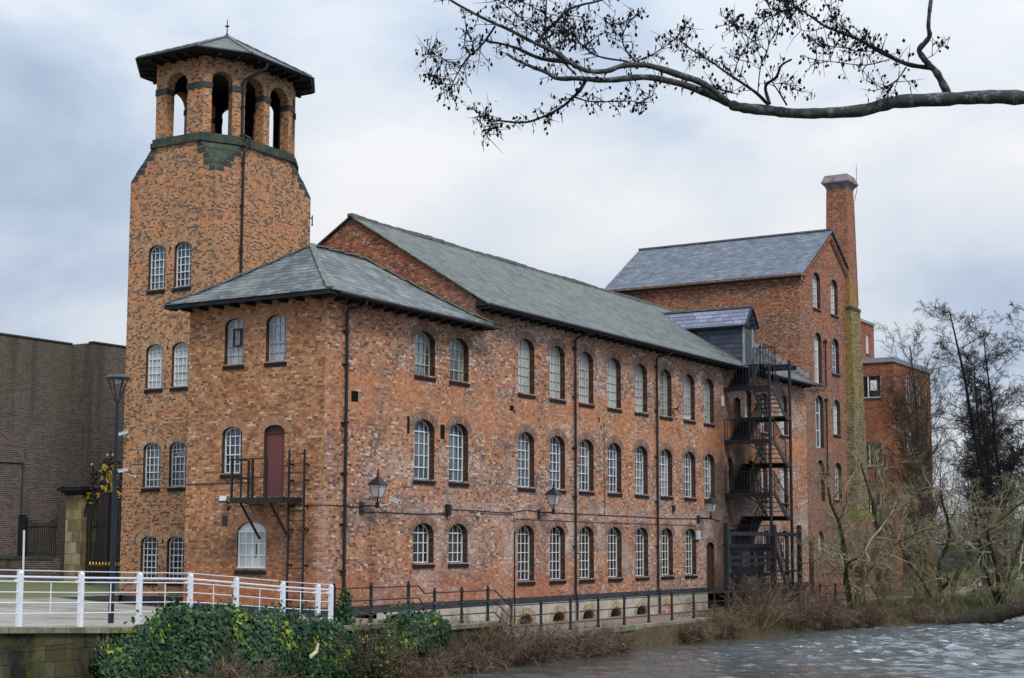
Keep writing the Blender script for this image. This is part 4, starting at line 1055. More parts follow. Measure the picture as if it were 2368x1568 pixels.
# ------------------------------------------------------------------ gabled mill
def build_mill():
    t = T_MILL
    x0,x1,y0,y1 = 47.65,57.3,.3,13.72; ze,zr,xm = 19.15,22.75,53.2; zR = zr-(x1-xm)*(zr-ze)/(xm-x0)
    ME = Fr((0,y0,0),(1,0,0)); MS = Fr((x0,0,0),(0,-1,0))
    A = [(50.0,51.36,17.4,19.68,.5,'w'),(50.1,51.42,12.62,15.84,.5,'d'),(50.13,51.55,8.55,11.86,.55,'d'),(50.15,51.55,5.2,7.77,.55,'b'),(50.2,51.2,1.75,3.35,.35,'w')]
    B = [(53.27,54.64,17.4,19.69,.5,'w'),(53.3,54.68,13.55,15.82,.5,'w'),(53.35,54.7,9.58,11.82,.5,'w'),(53.4,54.73,5.4,7.76,.5,'w'),(53.7,54.8,1.9,3.32,.35,'w')]
    D = arch(48.5,49.35,.0,2.73,.05)
    g = G(); bands = [(-.9,4.3),(4.3,8.2),(8.2,12.2),(12.2,16.6),(16.6,ze-.02)]
    for k, (za,zz) in enumerate(bands):
        hs = [arch(*w[:5]) for w in (A[::-1][k],B[::-1][k])] if k < 4 else []
        if k == 0: hs.append(arch(48.5,49.35,-.5,2.73,.03,2))
        if k < 4: wall(g, ME, [(x0,za),(x1,za),(x1,zz),(x0,zz)], hs, .28, 0, 2)
    wall(g, ME, [(x0,16.6),(x1,16.6),(x1,zR),(xm,zr-.05),(x0,ze)], [arch(*A[0][:5]),arch(*B[0][:5])], .28, 0, 2)
    for w in A+B: ring(g, ME, w[0], w[1], w[3], w[4], .25, 1)
    wall(g, MS, [(-y1,-.9),(-y0,-.9),(-y0,ze),(-y1,ze)], [], .1, 0)
    g.face([(x0,y1,-.9),(x1,y1,-.9),(x1,y1,zR),(xm,y1,zr),(x0,y1,ze)][::-1]); g.face([(x1,y0,-.9),(x1,y1,-.9),(x1,y1,zR),(x1,y0,zR)])
    g.build('wall', ['brick_mill','arch_E','reveal'], t)
    for i, w in enumerate(A+B):
        if w[5] == 'b':
            q = G(); q.face([ME.p(u,z,.22) for u,z in arch(*w[:5])]); q.build('bricked_up_window', 'brick_mill', t)
        else:
            tall = w[5] == 'd'
            window(t, ME, *w[:5], cols=2 if tall else 3, rows=3 if tall else 5, fm='frame_white', gm=['glass_pale','glass_white','glass_mid','glass_dark','glass_pale','glass_pale','glass_mid','glass_pale','glass_mid','glass_dark'][i], depth=.24, bar=.06 if tall else .035, rim=.09 if tall else .05, sill=not tall)
    q = G(); q.face([ME.p(u,z,.2) for u,z in ((48.5,-.5),(49.35,-.5),(49.35,2.7),(48.5,2.7))]); q.obox(ME.p(49.2,-.5,.18), ME.u*.06, -ME.n*.02, Zv*3.2); q.build('door', 'door_brown', t)
    # dentilled cornice on the south wall and gable verges
    g = G()
    for k, (z, o) in enumerate(((18.55,.05),(18.78,.10),(18.93,.16),(19.06,.22))):
        g.box(x0-o, x0-.001 , y0-o, y1+o, z, z+.13 if k else z+.10)
        g.box(x0, x0+.55+o, y0-o, y0-.001, z, z+.13 if k else z+.10)
    for y in np.arange(y0, y1, .24): g.box(x0-.09, x0-.002, y, y+.11, 18.66, 18.77)
    sl = (zr-ze)/(xm-x0)
    for s in (1,-1):
        xa = x0-.1 if s == 1 else x1; zq = ze if s == 1 else zR
        for q_, (o, dz, h) in enumerate(((.16,-.36,.14),(.08,-.55,.12))):
            g.bar((xa, y0-o/2, zq+dz+.0), (xm, y0-o/2, zr+dz+.05), o, h, up=Vector((0,1,0)) if 0 else Zv)
        n = 26
        for k in range(n):
            f = (k+.5)/n; x = xa+(xm-xa)*f; z = zq+(zr-zq)*f-.47; g.box(x-.06, x+.06, y0-.12, y0-.002, z-.06, z+.05)
    g.build('cornice', 'brick_mill', t)
    g = G(); ov = .28; ya, yb = y0-.26, y1+.3
    ez = ze+.05-ov*sl
    roof_quad(g, (x0-ov,ya,ez),(x0-ov,yb,ez),(xm,yb,zr+.1),(xm,ya,zr+.1), .07); roof_quad(g, (x1+.1,ya,zR+.03),(x1+.1,yb,zR+.03),(xm,yb,zr+.1),(xm,ya,zr+.1), .07)
    rf = g.build('roof', 'slate_blue', t)
    g = G()
    for y in np.arange(ya, yb-.3, .5): g.box(xm-.15, xm+.15, y, y+.485, zr+.07, zr+.17)
    g.build('ridge', 'ridge', rf)
    g = G(); g.tube([(x0-ov-.06,ya,ez-.02),(x0-ov-.06,yb,ez-.02)], .07, 8); g.build('gutter', 'black', rf)
    # stepped lead flashing where the long range's roof meets the south wall
    g = G()
    n = 22
    for k in range(n):
        y = 6.2-k*(6.2+.2)/n; z = 13.05+(y-.8)*(3.57/5.66) if y > .8 else 12.62+(y)*.62
        g.box(x0-.025, x0-.001, y-.3, y, z+.02, z+.32)
    g.build('flashing', 'lead', t)
    # drain pipe and landing bracket
    g = G(); g.tube([(51.75,.16,15.35),(51.75,.16,12.45),(50.1,.16,12.38)], .05, 6); g.tube([(51.75,.16,11.6),(51.75,.16,6.9),(50,.16,6.9)], .05, 6)
    for z in (15.35,11.6,6.9): g.lathe((51.75,.16,z), [(.05,-.1),(.13,-.05),(.13,.1),(.05,.15)], 8)
    g.build('downpipe', 'black', t)
    g = G(); g.bar((48.2,.0,12.42),(50.6,.0,12.42),.1); g.build('iron_bracket', 'black', t)
build_mill()

# ------------------------------------------------------------------ chimney
def build_chimney():
    cx, cy = 57.05, .85
    t = thing('chimney_stack', 'tall square brick chimney with yellow lichen and a flared stone cap', 'chimney', (cx,cy,-.9))
    def ringp(h, z): return [Vector((cx-h,cy-h,z)),Vector((cx+h,cy-h,z)),Vector((cx+h,cy+h,z)),Vector((cx-h,cy+h,z))]
    def loft(lv, m, nm, cap=True):
        g = G(); R_ = [ringp(h,z) for h, z in lv]
        for A, B in zip(R_, R_[1:]):
            for i in range(4): j = (i+1) % 4; g.face([A[i],A[j],B[j],B[i]])
        if cap: g.face(R_[-1]); g.face(R_[0][::-1])
        return g.build(nm, m, t)
    loft([(.84,18.25),(.70,26.35)], 'brick_chimney', 'shaft'); loft([(1.18,4.8),(.93,18.0)], 'brick_chimney_base', 'base')
    loft([(.97,18.0),(.97,18.2),(.84,18.28)], 'green_stone', 'band')
    loft([(.70,26.3),(.76,26.42),(.80,26.5),(.97,26.68),(.97,26.76),(.78,27.22),(.60,27.24)], 'stone_cap', 'cap')
    loft([(1.35,-.95),(1.35,4.3)], 'brick_mill', 'plinth'); loft([(1.36,4.3),(1.19,4.85)], 'moss', 'plinth_top')
    g = G(); g.bar((cx+.75,cy-.75,25.6),(cx+.98,cy-.85,26.4),.03); g.bar((cx+.98,cy-.85,26.4),(cx+1.12,cy-.8,28.2),.025); g.bar((cx+.98,cy-.85,27.95),(cx+1.22,cy-.75,27.95),.02)
    g.tube([(cx+.72,cy-.72,25.6),(cx+.8,cy-.86,18.5)], .015, 4)
    g.build('lightning_rod', 'black', t)
build_chimney()

# ------------------------------------------------------------------ red block beyond the chimney
def build_red():
    t = thing('red_office_block', 'flat-roofed smooth red brick block with grey parapet edge beyond the chimney', 'building', (73,6,-.6))
    x0,x1,y0,y1,z1 = 68.3,77.75,1.0,11,15.75
    FE = Fr((0,y0,0),(1,0,0)); FS = Fr((x0,0,0),(0,-1,0))
    we = []
    for z in (13.0,9.2,5.4,1.8):
        for a in (71.2,73.9): we.append([(a,z),(a+1.25,z),(a+1.25,z+1.9),(a,z+1.9)])
    ws = [[(-3.9,z),(-1.9,z),(-1.9,z+1.7),(-3.9,z+1.7)] for z in (13.2,8.2,4.2)]
    g = G(); wall(g, FE, [(x0,-1),(x1,-1),(x1,z1),(x0,z1)], we, .15); wall(g, FS, [(-y1,-1),(-y0,-1),(-y0,z1),(-y1,z1)], ws, .15)
    g.face([(x1,y0,-1),(x1,y1,-1),(x1,y1,z1),(x1,y0,z1)]); g.face([(x0,y1,-1),(x0,y1,z1),(x1,y1,z1),(x1,y1,-1)]); g.face([(x0,y0,z1),(x1,y0,z1),(x1,y1,z1),(x0,y1,z1)])
    g.build('wall', 'brick_red', t)
    def win(fr, h, gm, n=2):
        g = G(); (u0,za),(u1,_),(_,zb) = h[0],h[1],h[2]
        for u in np.linspace(u0,u1-.08,n+1): g.obox(fr.p(u,za,.08), fr.u*.08, -fr.n*.06, Zv*(zb-za))
        for z in (za,zb-.08): g.obox(fr.p(u0+.08,z,.082), fr.u*(u1-u0-.16), -fr.n*.05, Zv*.08)
        o = g.build('window', 'frame_white', t); g = G(); g.face([fr.p(u,z,.13) for u,z in h]); g.build('pane', gm, o)
        g = G(); g.obox(fr.p(u0-.05,za-.12,-.05), fr.u*(u1-u0+.1), -fr.n*.2, Zv*.12); g.build('sill', 'impost', o)
        return o
    for h in we: win(FE, h, 'glass_mid')
    for i, h in enumerate(ws):
        o = win(FS, h, 'glass_dark')
        if i == 0:
            g = G(); g.obox(FS.p(-2.75,13.75,.11), FS.u*.5, FS.n*.01, Zv*.75); g.build('poster', 'white', o)
    g = G(); g.box(x0-.12,x1+.12,y0-.12,y1+.1,15.77,16.12); g.build('parapet', 'lead', t)
    g = G(); wx = [[(71.45,16.9),(72.2,16.9),(72.2,18.4),(71.45,18.4)]]
    FE2 = Fr((0,4.0,0),(1,0,0)); wall(g, FE2, [(68.6,15.8),(73.35,15.8),(73.35,19.2),(68.6,19.2)], wx, .15); g.face([(73.35,4,15.8),(73.35,10,15.8),(73.35,10,19.2),(73.35,4,19.2)])
    FS2 = Fr((68.6,0,0),(0,-1,0)); wall(g, FS2, [(-10,15.8),(-4,15.8),(-4,19.2),(-10,19.2)], [], .1)
    g.build('stair_head_wall', 'brick_red', t); win(FE2, wx[0], 'glass_pale', 2)
    g = G(); g.box(68.5,73.45,3.9,10.1,19.2,19.4); g.build('parapet', 'lead', t)
    g = G(); g.box(69.6,71.2,-.2,.998,-1,5.0); g.build('porch', 'brick_dark', t)
build_red()

# ------------------------------------------------------------------ dark brick building, gate, pier, railings on the left
def build_left():
    t = thing('dark_brick_building', 'windowless dark brown brick building at the left behind the gate', 'building', (8,27,.6))
    xb, ya, yb, z1 = 12.15, 25.6, 24.1, 12.45
    g = G()
    wall(g, Fr((0,ya,0),(1,0,0)), [(-6,-.2),(xb,-.2),(xb,z1),(-6,z1)], [], .1)
    wall(g, Fr((xb,0,0),(0,-1,0)), [(-ya,-.2),(-yb,-.2),(-yb,z1),(-ya,z1)], [], .1)
    wall(g, Fr((0,yb,0),(1,0,0)), [(xb,-.2),(32,-.2),(32,z1),(xb,z1)], [], .1)
    g.face([(-6,ya,z1),(xb,ya,z1),(xb,yb,z1),(32,yb,z1),(32,45,z1),(-6,45,z1)])
    g.build('wall', 'brick_dark', t)
    g = G(); g.box(-6,xb-.02,ya-.06,ya+.3,z1,z1+.07); g.box(xb-.06,32,yb-.06,yb+.3,z1,z1+.07); g.build('coping', 'impost', t)
    g = G(); g.tube([(4.0,ya-.03,6.3),(9.2,ya-.03,6.3),(9.2,ya-.03,.6)], .03, 5); g.build('conduit', 'black', t)
    # low wall and iron railing left of the pier
    w = thing('low_boundary_wall', 'low dark brick wall under the iron railing left of the stone pier', 'wall', (6.8,22,.6))
    g = G(); g.box(6.65,7.0,20.45,27,.3,1.75); g.build('wall_face', 'brick_dark', w)
    g = G(); g.box(6.6,7.05,20.45,27,1.75,1.85); g.build('coping', 'green_stone', w)
    r = thing('iron_railing', 'black spiked iron railing on the low dark wall', 'railing', (6.82,21.8,1.85))
    g = G()
    for z in (2.0,3.2): g.bar((6.82,20.5,z),(6.82,22.6,z),.05)
    g.build('rail', 'black', r); g = G()
    n = 17
    for k in range(n):
        y = 20.58+k*.122; h = 3.35+.28*(abs(k-8)/8)**2; g.bar((6.82,y,1.85),(6.82,y,h),.032); g.lathe((6.82,y,h), [(.03,0),(.001,.12)], 4)
    g.build('bars', 'black', r); g = G(); g.box(6.72,6.92,22.55,22.95,1.85,3.75)
    g.build('end_post', 'black', r)
    p = G(); p.tube([(6.55,22.3,.6),(6.55,22.35,3.05)], .05, 6); o = p.build('shaft', 'white', None)
    q = thing('white_pole', 'slim white pole standing before the black iron railing', 'pole', (6.55,22.3,.6)); o.parent = q; o.matrix_parent_inverse = Matrix.Translation(-Vector(q.location))
    # stone pier
    p = thing('gate_pier', 'blotched sandstone gate pier with a black moulded cap', 'gate pier', (7.3,19.45,.6))
    g = G(); g.box(6.8,7.75,18.98,19.95,.3,4.62); g.build('shaft', 'pier_stone', p)
    g = G()
    for o, za, zc in ((.06,4.62,4.72),(.16,4.72,4.82),(.30,4.82,4.96),(.22,4.96,5.0)): g.box(6.8-o,7.75+o,18.98-o,19.95+o,za,zc)
    g.build('cap', 'black', p)
    # ornamental gate
    p = thing('ornamental_gate', 'ornate black wrought iron gate with gilded arched crest between pier and tower', 'gate', (7.0,17.6,.6))
    X = 7.0; ya, yb = 16.1, 18.75; ym = (ya+yb)/2; zs = 3.55; a = (yb-ya)/2-.18
    def top(y): return zs+1.15*math.sqrt(max(0,1-((y-ym)/a)**2))
    g = G()
    for y in np.arange(ym-a+.07, ym+a, .098): g.bar((X,y,.7),(X,y,top(y)),.026)
    for z in (.85,1.25,1.5,3.2): g.bar((X,ym-a,z),(X,ym+a,z),.05)
    g.bar((X-.01,ym,.7),(X-.01,ym,4.7),.06)
    g.build('gate_leaf', 'black', p)
    g = G()
    for s in (-1,1):
        y = ym+s*(a+.09)
        for yy in (y-.09,y+.09): g.bar((X,yy,.6),(X,yy,4.0),.045)
        for k in range(16):
            z = .75+k*.2; P = [(X, y+.075*math.cos(th)*(1-.1*th/6), z+.1+.075*math.sin(th)) for th in np.linspace(0,5.2,9)]; g.tube(P, .015, 4)
    for rr, rd in ((0,.045),(.22,.035),(.42,.045)):
        P = [(X, ym+(a+rr)*math.cos(th), zs+(1.15+rr)*math.sin(th)) for th in np.linspace(.05,math.pi-.05,28)]; g.tube(P, rd, 5)
    rs = random.Random(6)
    for th in np.linspace(.2,math.pi-.2,19):
        c = Vector((X, ym+(a+.22)*math.cos(th), zs+(1.15+.22)*math.sin(th)))
        P = [c+Vector((rs.uniform(-.05,.05), .12*math.cos(q)*(1-q/9), .12*math.sin(q)*(1-q/9))) for q in np.linspace(0,6.5,10)]; g.tube(P, .035, 4)
    # scrolled crest
    for k in range(46):
        u = rs.uniform(-1.25,1.25); h = 1.75*math.sqrt(max(.03,1-(u/1.3)**2)); zc = 4.55+rs.uniform(0,1)*h*.95; r0 = rs.uniform(.07,.15); s0 = rs.uniform(0,6.3); sg = rs.choice((-1,1))
        P = [(X+rs.uniform(-.03,.03), ym+u+r0*math.cos(s0+sg*q)*(1-q/8), zc+r0*math.sin(s0+sg*q)*(1-q/8)) for q in np.linspace(0,5.6,10)]; g.tube(P, .030, 4)
    for s in (-1,1):
        for cy_, cz, r0, tn in ((.95,4.75,.28,7),(.75,5.15,.30,7),(1.05,5.25,.20,6),(.42,5.05,.24,6),(.55,5.6,.22,7),(.3,6.0,.16,6),(1.2,4.35,.2,6),(.95,5.65,.14,6)):
            P = [(X+rs.uniform(-.04,.04), ym+s*(cy_+r0*math.cos(q)*(1-q/tn*.7)), cz+r0*math.sin(q)*(1-q/tn*.7)) for q in np.linspace(0,tn,14)]; g.tube(P, [.05-.002*i for i in range(14)], 4)
        g.bar((X,ym+s*1.12,4.3),(X,ym+s*1.12,5.9),.05); g.ball((X,ym+s*1.12,5.6),.12,6); g.ball((X,ym+s*1.12,5.2),.14,6)
    P = [(X, ym+.26*math.cos(q), 5.42+.36*math.sin(q)) for q in np.linspace(0,2*math.pi,18)]; g.tube(P, .05, 5)
    g.bar((X,ym,5.8),(X,ym,6.55),.05); g.ball((X,ym,6.05),.13,6); g.ball((X,ym,6.25),.09,6)
    g.build('overthrow', 'black', p)
    g = None
    def lf(g, y, z, L, an, w=.065):
        L = L*.72
        d = Vector((0,math.cos(an),math.sin(an))); n = Vector((0,-d.z,d.y)); c = Vector((X-.08,y,z))
        for q in range(3):
            e = d*L*(1-.15*q)+n*(q-1)*w*1.6; m = c+e*.55+n*(q-1)*w*.6
            g.face([c-n*w*.3, m+n*w*.45+Vector((-.05,0,0)), c+e, m-n*w*.45+Vector((-.05,0,0))]); g.face([c-n*w*.3+Vector((.03,0,0)), m-n*w*.45, c+e+Vector((.03,0,0)), m+n*w*.45])
    for s in (-1,1):
        f = (lambda an: an if s == 1 else math.pi-an)
        for y, z, L, an in ((.40,5.7,.34,2.2),(.45,5.62,.32,1.0),(.36,5.35,.30,.2),(.36,5.05,.36,-1.0),(.28,5.8,.3,1.9),(.55,4.55,.28,.3),(.62,4.6,.26,1.2),(1.22,4.6,.28,1.5),(1.2,4.5,.25,.4),(.1,4.95,.3,.6),(.12,4.9,.3,-.6),(1.05,4.2,.18,1.4)):
            g = G(); lf(g, ym+s*y, z, L, f(an)); g.build('gilded_leaf', 'gold', p)
        for yy, zz, r in ((1.12,5.98,.07),(.16,6.38,.07)): g = G(); g.ball((X-.06,ym+s*yy,zz),r,6); g.build('gilded_knob', 'gold', p)
    g = G()
    P = [(X-.08, ym+.18*math.cos(q), 5.42+.26*math.sin(q)) for q in np.linspace(0,2*math.pi,14)]; g.tube(P, .016, 4)
    for q in np.linspace(0,6.28,9): g.bar((X-.07,ym,5.42),(X-.07,ym+.13*math.cos(q),5.42+.2*math.sin(q)),.022)
    g.build('gilded_medallion', 'gold', p)
    g = G(); g.bar((X-.03,ym-a,1.5),(X-.03,ym+a,1.5),.02)
    for y in np.arange(ym-a+.07, ym+a, .196): g.lathe((X-.03,y,1.5), [(.03,0),(.045,.06),(.001,.16)], 4)
    g.build('gilded_spike_row', 'gold', p)
build_left()

# ------------------------------------------------------------------ lamp post, white railing, black river railing
def build_lamp_post():
    b = Vector((-11.36,-1.4,.38)); tp = Vector((-11.45,-1.5,6.55))
    t = thing('street_lamp', 'tall dark navy lamp post with flat disc lamp behind the white railing', 'street lamp', b)
    g = G(); g.tube([b-Zv*.1, b+(tp-b)*.42, tp], [.085,.070,.045], 12); g.lathe(b, [(.085,1.5),(.09,1.52),(.09,1.56),(.07,1.62)], 12); g.build('post', 'lamp_navy', t, smooth=False)
    g = G(); zt = .62
    for k in range(4):
        an = R(20+90*k); d = Vector((math.cos(an),math.sin(an),0)); g.bar(tp-Zv*.05+d*.05, tp+d*.31+Zv*zt, .03)
    g.build('bracket', 'lamp_navy', t)
    g = G(); g.lathe(tp, [(.02,zt+.14),(.25,zt+.115),(.36,zt+.03),(.36,zt),(.02,zt-.01)][::-1], 20); g.build('lamp_disc', 'lamp_navy', t)
    g = G(); g.lathe(tp, [(.09,zt-.02),(.09,zt-.12),(.02,zt-.14)][::-1], 10); g.build('lamp_lens', 'glass_lamp', t)
build_lamp_post()

def build_white_rail():
    pts = [(-16.63,-3.6),(-14.64,-3.62),(-12.56,-3.63),(-10.62,-3.66),(-8.76,-3.72),(-6.76,-3.80),(-5.09,-3.82),(-4.42,-3.80)]
    tops = [1.86,1.80,1.75,1.70,1.56,1.40,1.29,1.26]
    off = [(-22.8,-3.5),(-20.7,-3.54),(-18.66,-3.57)]; offz = [2.05,1.99,1.92]
    P = [Vector((x,y,z)) for (x,y), z in zip(off+pts, offz+tops)]
    t = thing('white_railing', 'white steel terrace railing with flat posts and thin rails', 'railing', (-12,-3.6,.4))
    for i, p in enumerate(P):
        g = G(); zb = terr_z(p.x,-3.6)-.12
        A = [Vector((p.x-.06,p.y+dy,z)) for dy, z in ((.05,zb),(-.06,zb),(-.06,p.z-.06),(.02,p.z+.01),(.05,p.z+.01))]; B = [q+Vector((.12,0,0)) for q in A]
        g.face(A); g.face(B[::-1])
        for k in range(5): j = (k+1) % 5; g.face([A[j],A[k],B[k],B[j]])
        g.obox((p.x-.05,p.y+.0,p.z-.30), (.10,0,0), (0,.16,0), (0,0,.08))
        for dz in (.22,.34,.5,.72,.98): g.ball((p.x,p.y-.062,p.z-dz),.012,6)
        g.build('post', 'white', t)
    g = G()
    for a, b in zip(P, P[1:]):
        g.bar(a-Zv*.005, b-Zv*.005, .05, .022)
        for dz, r in ((.28,.018),(.54,.016),(.80,.016),(1.06,.016)): g.tube([a-Zv*dz, b-Zv*dz], r, 6)
        m = (a+b)/2
        if (b-a).length > 1.2: g.bar(m-Zv*.28, m-Zv*1.06, .02)
    g.build('rail', 'white', t)
    g = G(); 
    for a, b in zip(P, P[1:]): g.tube([a-Zv*.165+Vector((0,.08,0)), b-Zv*.165+Vector((0,.08,0))], .027, 8)
    g.build('handrail', 'white', t)
build_white_rail()

def build_black_rail():
    t = thing('black_river_railing', 'black iron three-rail railing with ball-topped posts along the river path', 'railing', (15,-3.8,-.87))
    xs = [(-4.25,1.21,0),(-2.31,1.21,0),(-.2,1.21,0),(1.37,.95,-.27),(3.08,.95,-.27),(4.81,.95,-.27),(6.45,.35,-.87)]+[(8.65+2.32*k,.35,-.87) for k in range(22)]
    pos = []
    for x, z, b in xs:
        y = -3.8 if x < 34 else -3.8-(x-34)*.02
        pos.append(Vector((x,y,z)))
        g = G(); zb = b-.15; c = (x,y,0)
        g.lathe(c, [(.075,zb),(.075,b+.12),(.058,b+.16),(.052,z-.10),(.07,z-.08),(.07,z-.03),(.03,z-.01)], 8)
        for dz in (.10,.50,.90): g.ball((x,y,z-dz),.072,8,(1,1,.8))
        g.ball((x,y,z+.035),.05,8); g.lathe((x,y,z+.07), [(.02,0),(.001,.04)], 6)
        g.build('post', 'black', t)
    g = G()
    for dz in (.10,.50,.90):
        for a, b in zip(pos, pos[1:]):
            if abs(a.z-b.z) < .05: P = [a-Zv*dz, b-Zv*dz]
            else:
                L = b.x-a.x; s = .55/L if a.z-b.z < .4 else .45/L
                e = min(.95, s+ (.4 if a.z-b.z < .4 else 1.1)/L)
                P = [a-Zv*dz, a+(b-a)*s*1.0-Zv*dz, None, None, b-Zv*dz]; P[1].z = a.z-dz
                q = a+(b-a)*e; P[2] = Vector((P[1].x+.10, P[1].y, a.z-dz-.05)); P[3] = Vector((q.x, q.y, b.z-dz))
            g.tube(P, .024, 6)
    g.build('rail', 'black', t)
build_black_rail()

# ------------------------------------------------------------------ wall lanterns
def lantern():
    t = thing('wall_lantern', 'black wall lantern beside the security camera on the corner block', 'wall lantern', (2.15,0,3.8), 'black bracket lanterns along the river front')
    g = G(); y = -.75
    g.box(2.10,2.30,-.06,-.0,3.58,4.0); g.bar((2.2,-.04,3.86),(2.2,y,3.86),.06,.05); g.box(2.14,2.26,y-.06,y+.06,3.78,3.98)
    P = [(2.2,-.06+(-.55)*s, 3.64+.2*math.sin(s*3)*.6) for s in np.linspace(0,1,8)]; g.tube(P, .014, 4)
    g.tube([(2.2,y,3.9),(2.2,y,4.15)], .03, 8)
    for s in (-1,1): g.tube([(2.2+s*.03,y,3.98),(2.2+s*.15,y,4.03),(2.2+s*.17,y,4.12),(2.2+s*.10,y,4.16)], .012, 4)
    g.build('bracket', 'black', t)
    g = G(); b, h = .125, .235; z0, z1 = 4.17, 4.62
    A = [Vector((2.2+sx*b,y+sy*b,z0)) for sx, sy in ((-1,-1),(1,-1),(1,1),(-1,1))]; B = [Vector((2.2+sx*h,y+sy*h,z1)) for sx, sy in ((-1,-1),(1,-1),(1,1),(-1,1))]
    for i in range(4):
        j = (i+1) % 4; g.bar(A[i],B[i],.026); g.bar(A[i],A[j],.026); g.bar(B[i],B[j],.034)
    g.build('lantern_frame', 'black', t)
    g = G()
    for i in range(4): j = (i+1) % 4; g.face([A[i],A[j],B[j],B[i]])
    g.face(A[::-1]); g.build('lantern_glass', 'glass_lamp', t)
    g = G(); e = .29
    D = [Vector((2.2+sx*e,y+sy*e,z1)) for sx, sy in ((-1,-1),(1,-1),(1,1),(-1,1))]; M2 = [Vector((2.2+sx*.10,y+sy*.10,z1+.22)) for sx, sy in ((-1,-1),(1,-1),(1,1),(-1,1))]
    for i in range(4): j = (i+1) % 4; g.face([D[i],D[j],M2[j],M2[i]])
    g.face(D[::-1]); g.lathe((2.2,y,z1+.2), [(.10,0),(.10,.06),(.05,.1),(.035,.14),(.06,.19),(.03,.24),(.02,.27),(.035,.31),(.001,.42)], 8)
    g.build('lantern_roof', 'black', t)
    return t
def dup(root, loc, label=None):
    r = root.copy(); C.objects.link(r); r.location = loc
    if label: r['label'] = label
    for ch in list(root.children):
        c = ch.copy(); C.objects.link(c); c.parent = r; c.matrix_parent_inverse = ch.matrix_parent_inverse.copy()
        for gc in ch.children:
            d = gc.copy(); C.objects.link(d); d.parent = c; d.matrix_parent_inverse = gc.matrix_parent_inverse.copy()
    return r
L0 = lantern()
dup(L0, (14.95,0,3.8), 'black wall lantern on the long range below the second window of the middle row')
dup(L0, (31.45,0,3.8), 'black wall lantern above the small brown river door, nearest the fire stair')

# ------------------------------------------------------------------ cameras and floodlights on the walls
def cctv(p, d, label, mount, grp='white security cameras on the brick walls'):
    p = Vector(p); d = Vector(d).normalized(); t = thing('security_camera', label, 'camera', mount, grp)
    g = G(); g.bar(p-d*.2, p+d*.2, .13, .11); o = g.build('housing', 'plastic_white', t)
    g = G(); g.bar(p-d*.22+Zv*.068, p+d*.27+Zv*.068, .16, .02); g.build('sunshield', 'plastic_white', t)
    g = G(); g.bar(p+d*.2, p+d*.205, .09, .07); g.build('lens', 'dark_soffit', o)
    g = G(); m = Vector(mount); g.tube([m, (m+p)/2-Zv*.06, p-Zv*.06-d*.05], .03, 6); g.ball(m, .07, 6); g.build('bracket', 'plastic_white', t)
cctv((3.55,-.55,4.08),(.25,-1,-.35),'white security camera right of the first wall lantern',(3.35,0,3.9))
cctv((28.9,-.6,8.9),(.6,-.8,-.05),'white security camera beside the seventh upper window of the long range',(29.0,0,8.95))
cctv((3.1,12.75,5.45),(-.7,.75,-.25),'white security camera left of the tower windows on the second storey',(3.59,12.55,5.2))
cctv((3.35,13.05,7.0),(-.6,.8,-.35),'white security camera high on the left edge of the tower',(3.59,13.0,6.85))
cctv((3.2,9.7,6.05),(-.8,.3,-.2),'small white security camera where tower and corner block meet',(3.59,9.5,6.0))
def flood(p, n, label, mount):
    p = Vector(p); n = Vector(n).normalized(); t = thing('floodlight', label, 'floodlight', mount, 'floodlights on the brick walls')
    s = n.cross(Zv).normalized(); up = s.cross(n)
    g = G(); g.obox(p-s*.15-up*.12, s*.3, n*.09, up*.24); g.build('housing', 'black', t)
    g = G(); g.obox(p-s*.135-up*.105+n*.09, s*.27, n*.012, up*.21); g.build('lamp_glass', 'plastic_white', t)
    g = G(); g.bar(Vector(mount), p, .05); g.box(mount[0]-.05,mount[0]+.05,mount[1]-.05,mount[1]+.05,mount[2]-.25,mount[2]-.1); g.build('bracket', 'black', t)
flood((-.3,4.3,4.08),(-.8,-.3,.45),'small floodlight on the wall left of the maroon door platform',(-.02,4.3,3.95))
flood((28.6,-.25,9.35),(.3,-1,-.3),'floodlight above the camera beside the seventh upper window',(28.6,-.0,9.35))
def wallbox(x0,x1,z0,z1,m,name,label,cat,dep=.12):
    t = thing(name, label, cat, ((x0+x1)/2,0,z0)); g = G(); g.box(x0,x1,-dep,-.001,z0,z1); g.build('case', m, t)
    g = G(); g.box(x0+.02,x1-.02,-dep-.015,-dep,z0+.02,z1-.02); g.build('cover', m, t)
    g = G(); g.tube([((x0+x1)/2,-.03,z0),((x0+x1)/2,-.03,z0-.2)], .012, 5); g.build('cable', 'black', t)
wallbox(34.75,34.98,9.95,10.5,'plastic_white','door_sign','white notice board beside the top fire stair door','sign',.05)
wallbox(31.25,31.6,2.75,3.2,'plastic_white','bulkhead_light','pale bulkhead light box above the small brown river door','light')
wallbox(7.72,7.95,3.62,4.05,'black','junction_box','black junction box with cables between the corner block windows','junction box',.16)
wallbox(10.0,10.1,3.62,3.76,'plastic_white','small_wall_light','tiny pale wall light under the cable right of the corner block windows','light',.12)
wallbox(28.4,28.6,4.15,4.45,'black','bell_box','small black bell fitting between lantern and middle row windows','fitting',.1)

